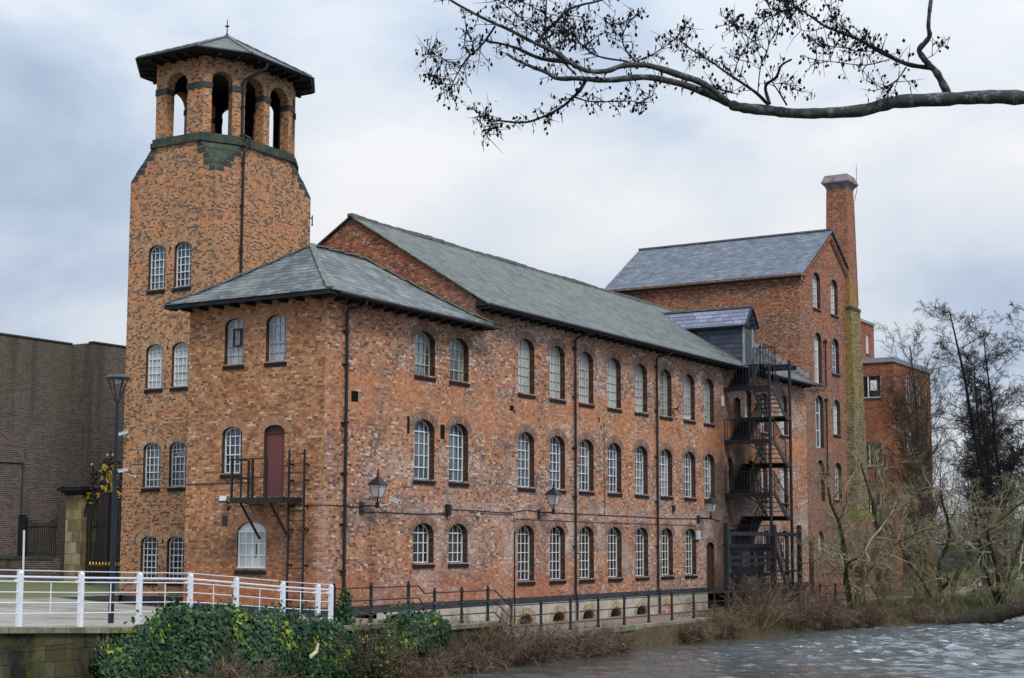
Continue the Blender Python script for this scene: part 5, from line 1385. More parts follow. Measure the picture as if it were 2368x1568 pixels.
# ------------------------------------------------------------------ maroon door platform and wall ladder
def build_platform():
    t = thing('door_platform', 'black iron landing with railings bracketed under the maroon door', 'landing', (0,2.3,4.15))
    ya, yb, d, z = 3.42, .98, -.95, 4.12
    g = G(); g.box(d,0,yb,ya,z-.04,z); 
    g.box(d-.04,d,yb,ya,z-.19,z-.0); g.box(d,0,ya,ya+.04,z-.19,z-.0); g.box(d,0,yb-.04,yb,z-.19,z)
    g.build('floor', 'black', t)
    g = G()
    for y in (ya-.35, yb+.75):
        g = G(); g.bar((d+.1,y,z-.15),(-.02,y-.25,z-1.45),.07); g.build('brace', 'black', t)
    g = G()
    P = [(d,ya-.05),(d+.5,ya-.05),(d,ya-1.0),(d,ya-1.62)]
    for x, y in P: g.bar((x,y,z),(x,y,z+1.38),.07 if x == d else .05)
    g.bar((-.05,ya-.05,z),(-.05,ya-.05,z+1.38),.06)
    for h in (.70,1.36): g.bar((d,ya+.05,z+h),(d,ya-1.66,z+h),.045); g.bar((d,ya-.05,z+h),(0,ya-.05,z+h),.045)
    g.build('railing', 'black', t)
build_platform()
def build_ladder():
    t = thing('wall_ladder', 'tall black iron ladder fixed to the wall right of the maroon door', 'ladder', (-.25,1.0,0))
    for y in (1.34,.655):
        g = G(); g.bar((-.25,y,-.1),(-.25,y,5.8),.07,.045); g.build('stile', 'black', t)
    g = G()
    for k in range(17): g.tube([(-.25,1.34,.3+k*.335),(-.25,.655,.3+k*.335)], .014, 5)
    g.build('rungs', 'black', t)
    g = G()
    for z in (1.75,3.0,3.8,4.72,5.28,.5):
        for y in (1.34,.655): g.bar((-.25,y,z),(.0,y,z),.07); 
    g.build('wall_bracket', 'black', t)
build_ladder()

# ------------------------------------------------------------------ fire escape
def build_escape():
    t = thing('fire_escape', 'black iron zigzag fire escape stair against the long range', 'fire escape', (37,-1.3,-.87))
    zS = [11.0,8.12,5.27,2.40]; zN = [12.44,9.5,6.95,4.05]; yo = -2.62
    xs0, xs1, xn0, xn1 = 35.1, 35.6, 37.35, 38.1
    for x, y, zt in ((35.1,yo,12.1),(38.1,yo,12.62),(38.1,-1.45,12.5)):
        g = G(); g.tube([(x,y,-.9),(x,y,zt)], .085, 10)
        g.build('post', 'black', t)
    def landing(xa,xb,z,yl=yo,south=True):
        g = G(); g.box(xa,xb,yl,0,z-.05,z)
        f = xa if south else xb
        g.box(f-.06,f,yo-.06,0,z-.25,z); g.box(xa,xb,yl-.06,yl,z-.2,z)
        g.build('landing', 'black', t)
    def balus(P, z0=0, side=None, z1=None):
        """bars between polyline points P (x,y,z)"""
        g = G(); P = [Vector(p) for p in P]
        for a, b in zip(P, P[1:]):
            L = (b-a).length; n = max(2,int(L/.18))
            for k in range(n+1): q = a+(b-a)*k/n; g.bar(q, q+Zv*1.12, .02 if k not in (0,n) else .04)
            g.bar(a+Zv*1.12, b+Zv*1.12, .045); g.bar(a+Zv*.1, b+Zv*.1, .035)
        g.build('balustrade', 'black', t)
    def flight(xa,za,xb,zb,y0,y1,riser=False):
        g = G(); n = max(5,int(abs(zb-za)/.205)); a = Vector((xa,0,za)); b = Vector((xb,0,zb))
        for y in (y0,y1): g.bar((xa,y,za-.03),(xb,y,zb-.03),.05,.24)
        for k in range(1,n):
            p = a+(b-a)*k/n; w = .13; g.box(p.x-w,p.x+w,min(y0,y1)+.03,max(y0,y1)-.03,p.z-.035,p.z)
            if riser: q = .205; s = 1 if (zb-za)*(xb-xa) > 0 else -1; g.box(p.x-s*.0-.01,p.x-s*.0+.01,min(y0,y1)+.03,max(y0,y1)-.03,p.z-q,p.z-.035)
        g.build('flight', 'black', t)
    for z in zS: landing(xs0,xs1,z)
    for i, z in enumerate(zN): landing(xn0,xn1+(1.0 if i == 0 else 0),z,-1.4 if i == 0 else yo,False)
    g = G(); g.bar((xn1,0,zN[0]-.13),(xn1,yo-.1,zN[0]-.13),.07,.24); g.build('beam', 'black', t)
    for i in range(4):
        flight(xn0,zN[i],xs1,zS[i],-.12,-1.2,True)                         # inner flight, with risers
        if i < 3:
            flight(xs1,zS[i],xn0,zN[i+1],-1.5,yo)
            balus([(xs1,yo,zS[i]),(xn0,yo,zN[i+1])]); balus([(xs1,-1.45,zS[i]),(xn0,-1.45,zN[i+1])])
        balus([(xs0,0,zS[i]),(xs0,yo,zS[i]),(xs1,yo,zS[i])])
        balus([(xn0,yo,zN[i]),(xn1,yo,zN[i])] if i else [(xn0,-1.4,zN[0]),(xn1+1,-1.4,zN[0]),(xn1+1,-.1,zN[0])])
        balus([(xn0,-1.25,zN[i]),(xs1,-1.25,zS[i])])
    flight(xs1,zS[3],xn0+.6,-.85,-1.5,yo)
    balus([(xs1,yo,zS[3]),(xn0+.6,yo,-.85)])
    g = G()
    for za, zb in ((9.5,6.95),(6.95,4.05)): g.bar((xn1,yo,zb+.2),(xn1,-.1,za-.3),.03); g.bar((xn1,yo,za-.3),(xn1,-.1,zb+.2),.03)
    for i in range(3): g.bar((xs0,yo,zS[i]-.9),(xs0,-1.2,zS[i]-.2),.05)
    g.build('brace', 'black', t)
    rng = np.random.default_rng(8); g = G()
    for x, y, z, n in ((37.0,-1.22,10.1,260),(37.2,-1.22,7.6,300),(36.4,-1.22,6.0,120)):
        P = np.array([x,y,z])+rng.normal(0,1,(n,3))*np.array([.35,.03,.30]); g.twigs(P, rng.normal(0,.6,(n,3))+np.array([0,-.3,.4]), .10, .02, rng)
    o = g.build('moss_growth', 'ivy_moss', t); o['kind'] = 'stuff'
M['ivy_moss'] = leafm('yellow_green_moss', [(0,(.06,.09,.012)),(1,(.17,.20,.025))], None, .9)
build_escape()
def build_cage():
    t = thing('timber_screen_fence', 'black timber and mesh screen fence around the foot of the fire escape', 'fence', (34.5,-2.95,-.87))
    y = -2.98
    for x in (28.3,34.5,38.25):
        g = G(); g.box(x-.11,x+.11,y-.11,y+.11,-.9,3.55); g.build('post', 'black_timber', t)
    g = G()
    for z, xa, xb, h in ((3.15,28.4,38.2,.20),(1.95,28.4,34.4,.17),(1.15,34.6,38.2,.10),(1.6,28.4,34.4,.14),(.55,28.4,34.4,.14),(-.6,34.6,38.2,.08),(.1,34.6,38.2,.08)): g.box(xa,xb,y-.04,y+.04,z-h,z)
    g.build('rail', 'black_timber', t)
    g = G()
    for x in np.arange(28.6,34.4,.34): g.bar((x,y+.02,-.85),(x,y+.02,2.9),.018)
    for x in np.arange(34.7,38.2,.22): g.bar((x,y+.02,-.85),(x,y+.02,2.9),.012)
    for z in np.arange(-.6,2.9,.25): g.bar((28.4,y+.03,z),(38.2,y+.03,z),.010)
    g.build('mesh_bars', 'black', t)
    g = G(); g.box(31.6,32.2,-2.2,-1.9,-.9,2.2); g.box(32.2,34.8,-2.15,-2.05,1.0,1.35); g.box(34.6,34.9,-2.3,-2.0,-.9,2.2); g.box(30,36.5,-2.1,-2.03,2.35,2.55); g.build('inner_frame', 'black_timber', t)
build_cage()
# ------------------------------------------------------------------ vegetation
def bpx(px, py, depth):
    """a point seen at (px, py) of the 2367-wide photograph, at a real distance"""
    c = np.array([(px-1150.1)/3620.1, (py-872.7)/3620.1, 1.]); return CT+CM.T@c*depth
def unit(v): return v/np.linalg.norm(v)
UP = np.array([0,0,1.])
def grow(rng, p, d, L, r, lv, sp, out, tw):
    n = sp['seg'][lv]; pts = [p]; ds = []
    for i in range(n):
        d = unit(d+rng.normal(0, sp['wob'][lv], 3)+UP*sp['trop'][lv]); ds.append(d); pts.append(pts[-1]+d*L/n)
    rad = [max(sp['rmin'], r*(1-(1-sp['tap'][lv])*i/n)) for i in range(n+1)]
    out[0 if lv == 0 else 1].tube(pts, rad, 7 if lv == 0 else (5 if lv == 1 else 3), cap=False)
    if lv+1 > sp['levels']: return
    k = int(sp['n'][lv]*rng.uniform(.75,1.25)+.5)
    for q in range(k):
        t = sp['start'][lv]+(1-sp['start'][lv])*(q+rng.uniform(0,1))/k; x = min(n-1, int(t*n)); f = t*n-x
        pp = pts[x]+(pts[x+1]-pts[x])*f; dd = ds[x]
        perp = unit(np.cross(dd, rng.normal(0,1,3))); a = R(rng.normal(sp['ang'][lv], 10))
        c = unit(dd*math.cos(a)+perp*math.sin(a)); Lc = L*sp['ratio'][lv]*(1-sp['fall'][lv]*t)*rng.uniform(.65,1.2)
        rr = max(sp['rmin'], rad[x]*sp['rr'][lv])
        if lv+1 == sp['levels']:
            tw[0].append(pp); tw[1].append(c+UP*sp['trop'][-1]); tw[2].append(Lc); tw[3].append(max(sp['rmin'], min(rr, sp['twr'])))
        else: grow(rng, pp, c, Lc, rr, lv+1, sp, out, tw)
def tree(name, label, cat, base, stems, sp, mt, mc, seed, group=None, sub=3, subL=.35, cones=0):
    rng = np.random.default_rng(seed); t = thing(name, label, cat, base, group)
    A, B = G(), G(); tw = [[],[],[],[]]
    for d, L, r, off in stems: grow(rng, np.array(base, float)+np.array([*off,0])-UP*.1, unit(np.array(d, float)), L, r, 0, sp, (A, B), tw)
    A.build('trunk', mt, t, smooth=True, uv=False)
    P, D, LL, rr = (np.array(x) for x in tw)
    B.twigs(P, D, LL, rr, rng, .18)
    # side twigs
    Dn = D/np.linalg.norm(D, axis=1, keepdims=True)
    for k in range(sub):
        f = rng.uniform(.3,1,(len(P),1)); q = P+Dn*LL[:,None]*f; d2 = Dn+rng.normal(0,.6,Dn.shape)
        B.twigs(q, d2, LL*subL*rng.uniform(.5,1.3,len(P)), rr*.7, rng, .2)
    if cones:
        i = rng.integers(0, len(P), cones); f = rng.uniform(.4,1.1,(cones,1)); blobs(B, P[i]+Dn[i]*LL[i][:,None]*f+rng.normal(0,.12,(cones,3)), .026, rng)
    B.build('crown', mc, t, uv=False)
    return t
def blobs(g, P, r, rng, el=1.5):
    P = np.asarray(P); n = len(P); A = rng.normal(0,.35,(n,3))+np.array([0,0,-1.]); A /= np.linalg.norm(A,axis=1,keepdims=True)
    ref = np.array([[1.,0,0]]); B = np.cross(A, ref); B /= np.linalg.norm(B,axis=1,keepdims=True); Cc = np.cross(A,B)
    rr = r*rng.uniform(.7,1.2,(n,1))
    V = np.stack([P+A*rr*el, P-A*rr*el, P+B*rr, P+Cc*rr, P-B*rr, P-Cc*rr], 1).reshape(-1,3)
    f = np.array([(0,2,3),(0,3,4),(0,4,5),(0,5,2),(1,3,2),(1,4,3),(1,5,4),(1,2,5)])
    g.add_np(V, (f[None]+(np.arange(n)*6)[:,None,None]).reshape(-1,3))

# --- ivy
LEAF = np.array([(0,-.5),(.28,-.42),(.5,-.05),(.26,.1),(0,.6),(-.26,.1),(-.5,-.05),(-.28,-.42)])
def leaves(g, P, N, size, rng):
    n = len(P); N = N/np.linalg.norm(N,axis=1,keepdims=True)
    dn = np.array([0,0,-1.])+rng.normal(0,.35,(n,3)); U = dn-N*np.sum(dn*N,1,keepdims=True); U /= np.linalg.norm(U,axis=1,keepdims=True); Vv = np.cross(N,U)
    s = size*rng.uniform(.55,1.25,(n,1)); V = []
    for k, (a, b) in enumerate(LEAF): V.append(P+Vv*s*a+U*s*b+N*s*(-.10 if k in (2,6) else (.05 if k in (0,4) else 0)))
    V = np.stack(V,1).reshape(-1,3); F = (np.array([(0,1,2,3),(0,3,4,5),(0,5,6,7)])[None]+(np.arange(n)*8)[:,None,None]).reshape(-1,4)
    g.add_np(V, F)
def lump(x, s, seed):
    r = np.random.default_rng(seed); v = 0
    for k in range(7): a, b, c = r.uniform(.5,2.6), r.uniform(.6,2.2), r.uniform(0,6.3); v = v+np.sin(a*x+b*s*2+c)/(1+.35*k)
    return v/3
def ivy(name, label, x0, x1, top, zbot, yw, out, n, seed, size=.125, slope=None):
    """a curtain of ivy hung over a wall; top(x) is its upper edge"""
    t = thing(name, label, 'ivy', ((x0+x1)/2, yw-.4, zbot))
    rng = np.random.default_rng(seed)
    def surf(x, s):
        tp = top(x); z = tp+(zbot-tp)*np.clip((s-.16)/.84, 0, 1)
        bul = out*(.55+.45*lump(x,s,seed))
        y = np.where(s < .16, yw+.5-(s/.16)*(.5+bul*.55), yw-bul*(.55+.5*np.sin(np.clip((s-.16)/.84,0,1)*math.pi*.8)))
        z = z+np.where(s < .16, -.22*(1-s/.16)**2, 0)+.12*lump(x*1.7,s*1.3,seed+1)*(s > .05)
        return np.stack([x+.12*lump(x*.7,s*2,seed+2), y, z], -1)
    # dark backing sheet: shade between the leaves painted in, plus loose stems
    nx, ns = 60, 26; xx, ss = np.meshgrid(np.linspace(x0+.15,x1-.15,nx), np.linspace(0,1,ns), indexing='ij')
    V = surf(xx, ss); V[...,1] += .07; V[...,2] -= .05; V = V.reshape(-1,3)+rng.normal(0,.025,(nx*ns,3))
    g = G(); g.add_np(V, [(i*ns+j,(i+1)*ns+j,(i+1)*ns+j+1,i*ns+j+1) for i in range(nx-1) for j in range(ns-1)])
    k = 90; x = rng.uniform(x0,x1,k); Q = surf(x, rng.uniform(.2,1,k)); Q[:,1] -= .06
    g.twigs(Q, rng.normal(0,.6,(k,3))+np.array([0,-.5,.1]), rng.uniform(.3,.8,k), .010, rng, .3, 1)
    g.build('shade_layer_and_stems', ['ivy_under','ivy_stem'], t, uv=False)
    g = G(); x = rng.uniform(x0,x1,n); s = rng.beta(1.0,1.15,n)
    P = surf(x,s); e = .03; N = np.cross(surf(x+e,s)-P, surf(x,np.minimum(s+e,1.02))-P)
    N = np.where((N[:,1:2] > 0), -N, N); N /= np.linalg.norm(N,axis=1,keepdims=True)+1e-9
    P = P+N*(rng.uniform(-.04,.10,(n,1))+.10*np.clip(lump(x*3.3,s*5,seed+7),-.6,1.2)[:,None])+rng.normal(0,.02,(n,3)); N = N*1.0+rng.normal(0,.36,(n,3))+np.array([-.1,-.15,.30])
    sz = size*rng.choice([.55,.8,1.0,1.25],n)[:,None]
    leaves(g, P, N, sz, rng)
    # ragged sprays along the top and the ends
    m = n//14; x = rng.uniform(x0,x1,m); P = surf(x, np.full(m,.1)); P[:,2] += rng.exponential(.15,m)*(.4+np.abs(lump(x*2.2,0*x,seed+9))); P[:,1] += rng.normal(0,.12,m)
    leaves(g, P, rng.normal(0,.5,(m,3))+np.array([-.3,-.6,.5]), size*.9, rng)
    g.build('foliage', 'ivy', t, uv=False)
M['ivy_under'] = plain('ivy_shade_backing', (.008,.014,.007), .95, .05, .5, 9)
ivy('ivy_curtain', 'wide curtain of dark green and yellow ivy over the wall below the white railing', -14.7, -4.2,
    lambda x: np.interp(x, [-14.6,-13.9,-13.3,-12.6,-12,-11,-10,-9,-8,-7,-6,-5,-4.2], [-.5,-.1,.2,.52,.68,.6,.64,.5,.42,.26,.13,-.02,-.3])+.06*np.sin(x*3.1), -2.0, -4.2, 1.05, 15000, 21)
ivy('ivy_clump', 'small clump of bright ivy on the coping below the black railing steps', -2.7, .95,
    lambda x: np.interp(x, [-2.7,-2,-.9,0,.95], [-.2,.12,.22,.18,-.05]), -1.0, -4.4, .55, 3600, 22, .12)
def ivy_post():
    t = thing('climbing_ivy', 'narrow ivy climbing where white and black railings meet', 'ivy', (-4.0,-3.95,-.1)); rng = np.random.default_rng(31); g = G()
    n = 900; z = -.4+1.5*rng.beta(1,1.6,n); w = .45-.26*(z+.4); P = np.stack([-3.95+rng.normal(0,1,n)*w*.5, -4.0+rng.normal(0,.12,n), z],-1)
    leaves(g, P, rng.normal(0,.5,(n,3))+np.array([-.4,-.7,.3]), .10, rng); g.build('foliage', 'ivy', t, uv=False)
    g = G(); g.tube([(-3.95,-3.98,-.6),(-3.9,-4.0,0),(-4.0,-4.02,.6),(-3.92,-4.0,1.2),(-3.96,-4.0,1.5)], [.03,.025,.02,.012,.006], 5); g.build('stem', 'ivy_stem', t, uv=False)
ivy_post()
def wall_plant():
    t = thing('hanging_wall_weed', 'straggling grey-green weed hanging on the bare wall left of the ivy', 'plant', (-14.2,-4.1,-.2)); rng = np.random.default_rng(33)
    g = G(); g.tube([(-14.3,-4.12,.2),(-14.4,-4.18,-.2),(-14.35,-4.15,-.7),(-14.5,-4.16,-1.2)], .012, 4); g.build('stem', 'ivy_stem', t, uv=False)
    g = G(); n = 190; z = rng.uniform(-1.3,.15,n); P = np.stack([-14.38+rng.normal(0,.14,n), -4.18+rng.normal(0,.04,n), z],-1); leaves(g, P, rng.normal(0,.4,(n,3))+np.array([-.3,-.9,.2]), .075, rng); g.build('foliage', 'weed', t, uv=False)
M['weed'] = leafm('grey_green_weed_leaf', [(0,(.05,.07,.035)),(1,(.14,.16,.07))], None, .7)
wall_plant()

# --- brown shrubs and brambles along the wall foot and the bank
def shrub(name, label, c, w, h, n, mat, seed, group=None, droop=.5, arch_=1., tl=.32, sub=5, r=.014, leaf=0):
    rng = np.random.default_rng(seed); t = thing(name, label, 'shrub', c, group); A, B = G(), G(); c = np.array(c, float)
    TP, TD, TL = [], [], []
    for k in range(n):
        an = rng.uniform(0,2*math.pi); o = np.array([math.cos(an)*w[0], math.sin(an)*w[1], 0])*math.sqrt(rng.uniform(0,1))*.75
        p = c+o-UP*.05; d = unit(np.array([rng.normal(0,.42),rng.normal(0,.34),1])+.35*o); L = h*rng.uniform(.55,1.25); m = 6; pts = [p]
        for i in range(m):
            d = unit(d+rng.normal(0,.13,3)-UP*droop*(i/m)**1.5*.55*arch_); pts.append(pts[-1]+d*L/m)
            for q in range(sub):
                f = rng.uniform(0,1); TP.append(pts[-2]+(pts[-1]-pts[-2])*f); TD.append(d+rng.normal(0,.75,3)); TL.append(tl*rng.uniform(.3,1.3)*(1 if i else .4))
        A.tube(pts, [r*(1-.75*i/m) for i in range(m+1)], 3, cap=False)
    A.build('stems', mat, t, uv=False)
    TP, TD, TL = np.array(TP), np.array(TD), np.array(TL); B.twigs(TP, TD, TL, r*.45, rng, .3)
    i = rng.integers(0,len(TP),len(TP)//2); B.twigs(TP[i]+TD[i]/np.linalg.norm(TD[i],axis=1,keepdims=True)*TL[i][:,None]*.6, TD[i]+rng.normal(0,.7,(len(i),3)), TL[i]*.6, r*.35, rng, .3)
    B.build('twigs', mat, t, uv=False)
    if leaf:
        g = G(); i = rng.integers(0,len(TP),leaf); leaves(g, TP[i]+rng.normal(0,.06,(leaf,3)), rng.normal(0,.6,(leaf,3))+np.array([-.3,-.5,.5]), .085, rng); g.build('leaves', 'ivy', t, uv=False)
    return t
gb = 'brown leafless shrubs along the foot of the river wall'
shrub('bare_shrub','dark twiggy shrub at the foot of the wall right of the ivy curtain',(-4.0,-4.9,-1.5),(1.3,.5),1.75,60,'twig_brown',41,gb,leaf=1700)
shrub('bare_shrub','reddish brown dead scrub below the small ivy clump',(-1.2,-5.0,-1.8),(2.2,.6),1.05,150,'twig_red',42,gb,1.2,sub=4)
shrub('bare_shrub','brown bramble mound below the stepped coping',(1.6,-5.0,-1.85),(1.7,.6),1.15,130,'twig_brown',43,gb,1.2,leaf=160)
shrub('bare_shrub','tall thin reddish stems in front of the black railing steps',(3.6,-4.9,-1.75),(1.4,.45),2.15,80,'twig_red',44,gb,.4)
shrub('bare_shrub','dense brown bramble hiding the railing foot before the first cellar arches',(6.4,-4.9,-1.85),(1.9,.6),1.5,140,'twig_brown',45,gb,.9)
shrub('bare_shrub','tangled grey-brown bramble overhanging the water below the railing',(9.6,-4.95,-1.85),(1.9,.65),1.3,140,'twig_brown',46,gb,1.1,leaf=90)
shrub('bare_shrub','low brown scrub at the water line where the bare wall begins',(12.6,-4.85,-1.85),(1.2,.5),1.1,90,'twig_brown',47,gb,1.2)
shrub('bare_shrub','small brown tuft on the wall foot right of the bare mossy wall',(19.8,-5.0,-1.8),(1.1,.4),.95,70,'twig_brown',48,gb,1.0)
shrub('bare_shrub','brown scrub leaning on the railing left of the fire escape',(23.2,-5.0,-1.6),(1.6,.6),1.4,75,'twig_red',49,gb,.7)
shrub('bare_shrub','tall reddish brown thicket in front of the small river door',(27.2,-5.0,-1.5),(2.0,.6),2.5,85,'twig_red',50,gb,.5,tl=.4)
shrub('bare_shrub','brown thicket before the black timber screen',(30.8,-5.5,-1.55),(1.8,.7),1.9,70,'twig_brown',51,gb,.8,tl=.4)
for k, (x, y, h, n, lab) in enumerate(((33.5,-6.4,1.3,110,'low brown scrub at the water edge below the willows'),(37.2,-7.2,1.2,110,'low scrub on the bank right under the leaning willow stems'),(41.5,-8.6,1.0,90,'flattened brown scrub beside the fallen trunk'),(46,-8.0,1.2,90,'brown scrub on the grassy bank behind the fallen trunk'))):
    shrub('bare_shrub', lab, (x,y,-1.6), (2.0,.8), h, n, 'twig_brown', 60+k, gb, 1.3, tl=.4)

for k, (x, y, w, h, n, m, lab) in enumerate(((-11.2,-5.75,1.6,1.5,70,'twig_brown','dead grey-brown scrub hanging before the middle of the wide ivy curtain'),(44.0,-6.4,2.0,2.4,34,'willow','grey-green whippy scrub at the bank behind the leaning willow'),(52.5,-6.0,2.4,2.8,34,'willow','tall whippy scrub between the chimney foot and the gravel path'),(58.5,-7.6,2.4,3.2,38,'willow','tall whippy scrub before the fence at the gravel path'),(64,-9.0,2.6,3.6,44,'willow','whippy scrub at the far right above the fallen trunk'),(36.0,-5.2,1.8,1.9,36,'twig_red','reddish thicket at the right foot of the black timber screen'))):
    shrub('bare_shrub', lab, (x,y,-1.9 if k == 0 else -1.3), (w,.7), h, n, m, 130+k, gb, .35 if k else .9, tl=.55 if k else .4, r=.016)
# --- willows and other bare trees on the right
SPW = dict(levels=3, seg=[8,6,4], wob=[.15,.24,.26], trop=[.02,.0,.0,-.05], tap=[.35,.3,.3], n=[9,7,6], start=[.25,.15,.1], ang=[50,48,42], ratio=[.52,.50,.46], fall=[.35,.3,.2], rr=[.5,.55,.5], rmin=.006, twr=.0085)
gw = 'bare mossy willows leaning over the river bank'
tree('willow_tree','leaning mossy willow in front of the fire escape and mill','tree',(39.5,-5.4,-1.2),[((-.42,-.10,1),7.6,.17,(0,0)),((.15,-.2,1),8.4,.18,(.4,.1)),((-.85,-.25,.75),6.6,.13,(-.3,-.2)),((.5,-.1,1),6.5,.13,(.6,.3))],SPW,'willow_bark','willow',71,gw,4,.6)
tree('willow_tree','slender willow stems in front of the chimney foot','tree',(46.5,-4.8,-1.0),[((-.2,0,1),9.2,.15,(0,0)),((.3,-.1,1),8.6,.15,(.4,0)),((-.6,-.3,.8),6.0,.11,(-.3,0))],SPW,'willow_bark','willow',72,gw,4,.6)
tree('willow_tree','broad spreading willow before the red block','tree',(50.5,-7.2,-1.1),[((-.25,-.2,1),8.5,.17,(0,0)),((.45,-.3,.9),8.8,.17,(.4,0)),((-.8,-.3,.6),6.5,.12,(-.3,0)),((.1,.1,1),7.5,.14,(.2,.4))],SPW,'willow_bark','willow',73,gw,4,.6)
tree('willow_tree','rightmost willow with long limbs reaching left over the bank','tree',(56.5,-9.2,-1.0),[((-.9,-.1,.65),8.5,.19,(0,0)),((-.2,-.2,1),8.0,.18,(.3,0)),((.5,-.4,.8),7.5,.16,(.5,0)),((-.75,.4,.9),7.5,.14,(-.2,.2))],SPW,'willow_bark','willow',74,gw,4,.6)
SPM = dict(levels=3, seg=[10,6,4], wob=[.05,.14,.2], trop=[.03,.09,.06,.05], tap=[.2,.3,.3], n=[30,9,7], start=[.22,.15,.1], ang=[42,42,42], ratio=[.36,.42,.45], fall=[.55,.3,.2], rr=[.36,.55,.5], rmin=.010, twr=.014)
tree('slender_tree','slender bare tree with upright crown in front of the red block','tree',(61.5,-3.2,-.7),[((.02,0,1),16.8,.20,(0,0)),((-.12,.02,1),13,.14,(-.3,0)),((.10,-.02,1),14,.13,(.3,0))],SPM,'willow_bark','far_dark',75,None,3,.5)
SPA = dict(levels=3, seg=[14,6,4], wob=[.035,.13,.2], trop=[.02,.03,.02,.04], tap=[.18,.3,.3], n=[44,10,7], start=[.30,.2,.1], ang=[66,44,44], ratio=[.21,.38,.46], fall=[.45,.3,.2], rr=[.28,.5,.5], rmin=.011, twr=.014)
ga = 'tall dark alders beyond the bank'
tree('alder_tree','tall dark alder with tiered crown, left of the pair at the right edge','tree',(74.5,-5.0,-.5),[((-.16,.08,1),20.9,.26,(0,0)),((-.05,.0,1),18.5,.2,(.6,0))],SPA,'alder_bark','alder_twig',81,ga,3,.5,1500)
tree('alder_tree','tall dark alder nearest the right edge of the view','tree',(79.5,-6.4,-.5),[((-.02,.05,1),21.0,.28,(0,0)),((.12,-.05,1),20,.2,(.5,0))],SPA,'alder_bark','alder_twig',82,ga,3,.5,1500)
tree('alder_tree','smaller dark alder in the gap between red block and tall alders','tree',(84,-1.5,-.4),[((-.05,.0,1),16,.2,(0,0)),((.12,0,1),13,.15,(.5,0))],SPA,'alder_bark','alder_twig',83,ga,3,.55,900)
tree('alder_tree','thin forked alder low behind the spreading willows','tree',(70,-4.8,-.6),[((.28,-.1,1),11.5,.17,(0,0)),((-.15,.05,1),10.5,.13,(-.2,0))],SPA,'alder_bark','alder_twig',84,ga,3,.5,300)

tree('alder_tree','hazy dark alder farther back between the tall pair','tree',(97,1.5,-.2),[((-.05,.05,1),19,.22,(0,0)),((.14,0,1),16,.17,(.6,0))],SPA,'alder_bark','alder_twig',85,ga,3,.5,600)
tree('alder_tree','farthest dark alder low at the right edge above the gravel path','tree',(104,3.0,0),[((.04,.05,1),15,.2,(0,0)),((-.18,0,1),13,.15,(-.5,0))],SPA,'alder_bark','alder_twig',86,ga,3,.5,300)
# --- low bare wood and hedge far behind the bank
def far_wood():
    rng = np.random.default_rng(90); g = G()
    for k in range(900):
        x = rng.uniform(98,230); y = rng.uniform(-22,60)-(x-98)*.05; h = rng.uniform(3.5,9.5); p = np.array([x,y,float(land_z(x,y))])
        n = 26; P = p+rng.normal(0,1,(n,3))*np.array([1.1,1.1,.0])+np.stack([np.zeros(n),np.zeros(n),rng.uniform(0,h*.7,n)],-1)
        g.twigs(P, rng.normal(0,.55,(n,3))+UP, rng.uniform(1,2.6,n), .035, rng, .2)
    tag(g.build('far_wood', 'far_twig', uv=False), 'low grey-brown bare wood far beyond the river bank', 'wood', kind='stuff')
far_wood()
def bank_grass():
    rng = np.random.default_rng(91); g = G()
    n = 9000; x = rng.uniform(44,92,n); y = np.interp(x,SHX,SHY)+rng.uniform(.8,6.5,n)
    P = np.stack([x,y,land_z(x,y)],-1); g.twigs(P, rng.normal(0,.35,(n,3))+UP, rng.uniform(.15,.42,n), .016, rng, .3)
    n = 5000; x = rng.uniform(24,48,n); y = np.interp(x,SHX,SHY)+rng.uniform(.1,3.2,n); P = np.stack([x,y,land_z(x,y)],-1); g.twigs(P, rng.normal(0,.5,(n,3))+UP, rng.uniform(.1,.35,n), .012, rng, .4)
    tag(g.build('bank_grass', 'grass', uv=False), 'rough green and straw grass on the river bank', 'grass', kind='stuff')
bank_grass()
def fallen_trunk():
    t = thing('fallen_trunk', 'thick dark fallen trunk lying over the water at the right', 'fallen trunk', (43.5,-10.8,-1.6)); rng = np.random.default_rng(12)
    K = np.array([(41.0,-8.5,-1.72,.16),(42.0,-9.5,-1.66,.34),(43.0,-10.6,-1.55,.46),(43.8,-11.6,-1.36,.50),(44.4,-12.4,-1.08,.44),(45.2,-13.6,-.78,.41),(46.6,-15.6,-.52,.40),(48.5,-18.5,-.2,.36),(50,-21,.4,.30)])
    f = np.linspace(0,8,60); Q = np.stack([np.interp(f,np.arange(9),K[:,k]) for k in range(4)],-1); g = G(); g.tube(Q[:,:3], (Q[:,3]*rng.uniform(.92,1.08,60)).tolist(), 16)
    V = np.array(g.v); V += rng.normal(0,.022,V.shape); g.v = V.tolist(); g.build('trunk', 'log_bark', t, smooth=True)
    g = G(); g.tube([(43.2,-10.9,-1.4),(43.9,-11.5,-1.75),(44.1,-11.6,-2.2)], [.34,.24,.12], 9); g.build('broken_root', 'log_bark', t, smooth=True)
    g = G(); P = Q[rng.integers(5,50,40),:3]+np.array([0,0,.3]); g.twigs(P, rng.normal(0,.6,(40,3))+UP*.6, rng.uniform(.3,1.1,40), .02, rng); g.build('dead_twigs', 'willow', t, uv=False)
fallen_trunk()
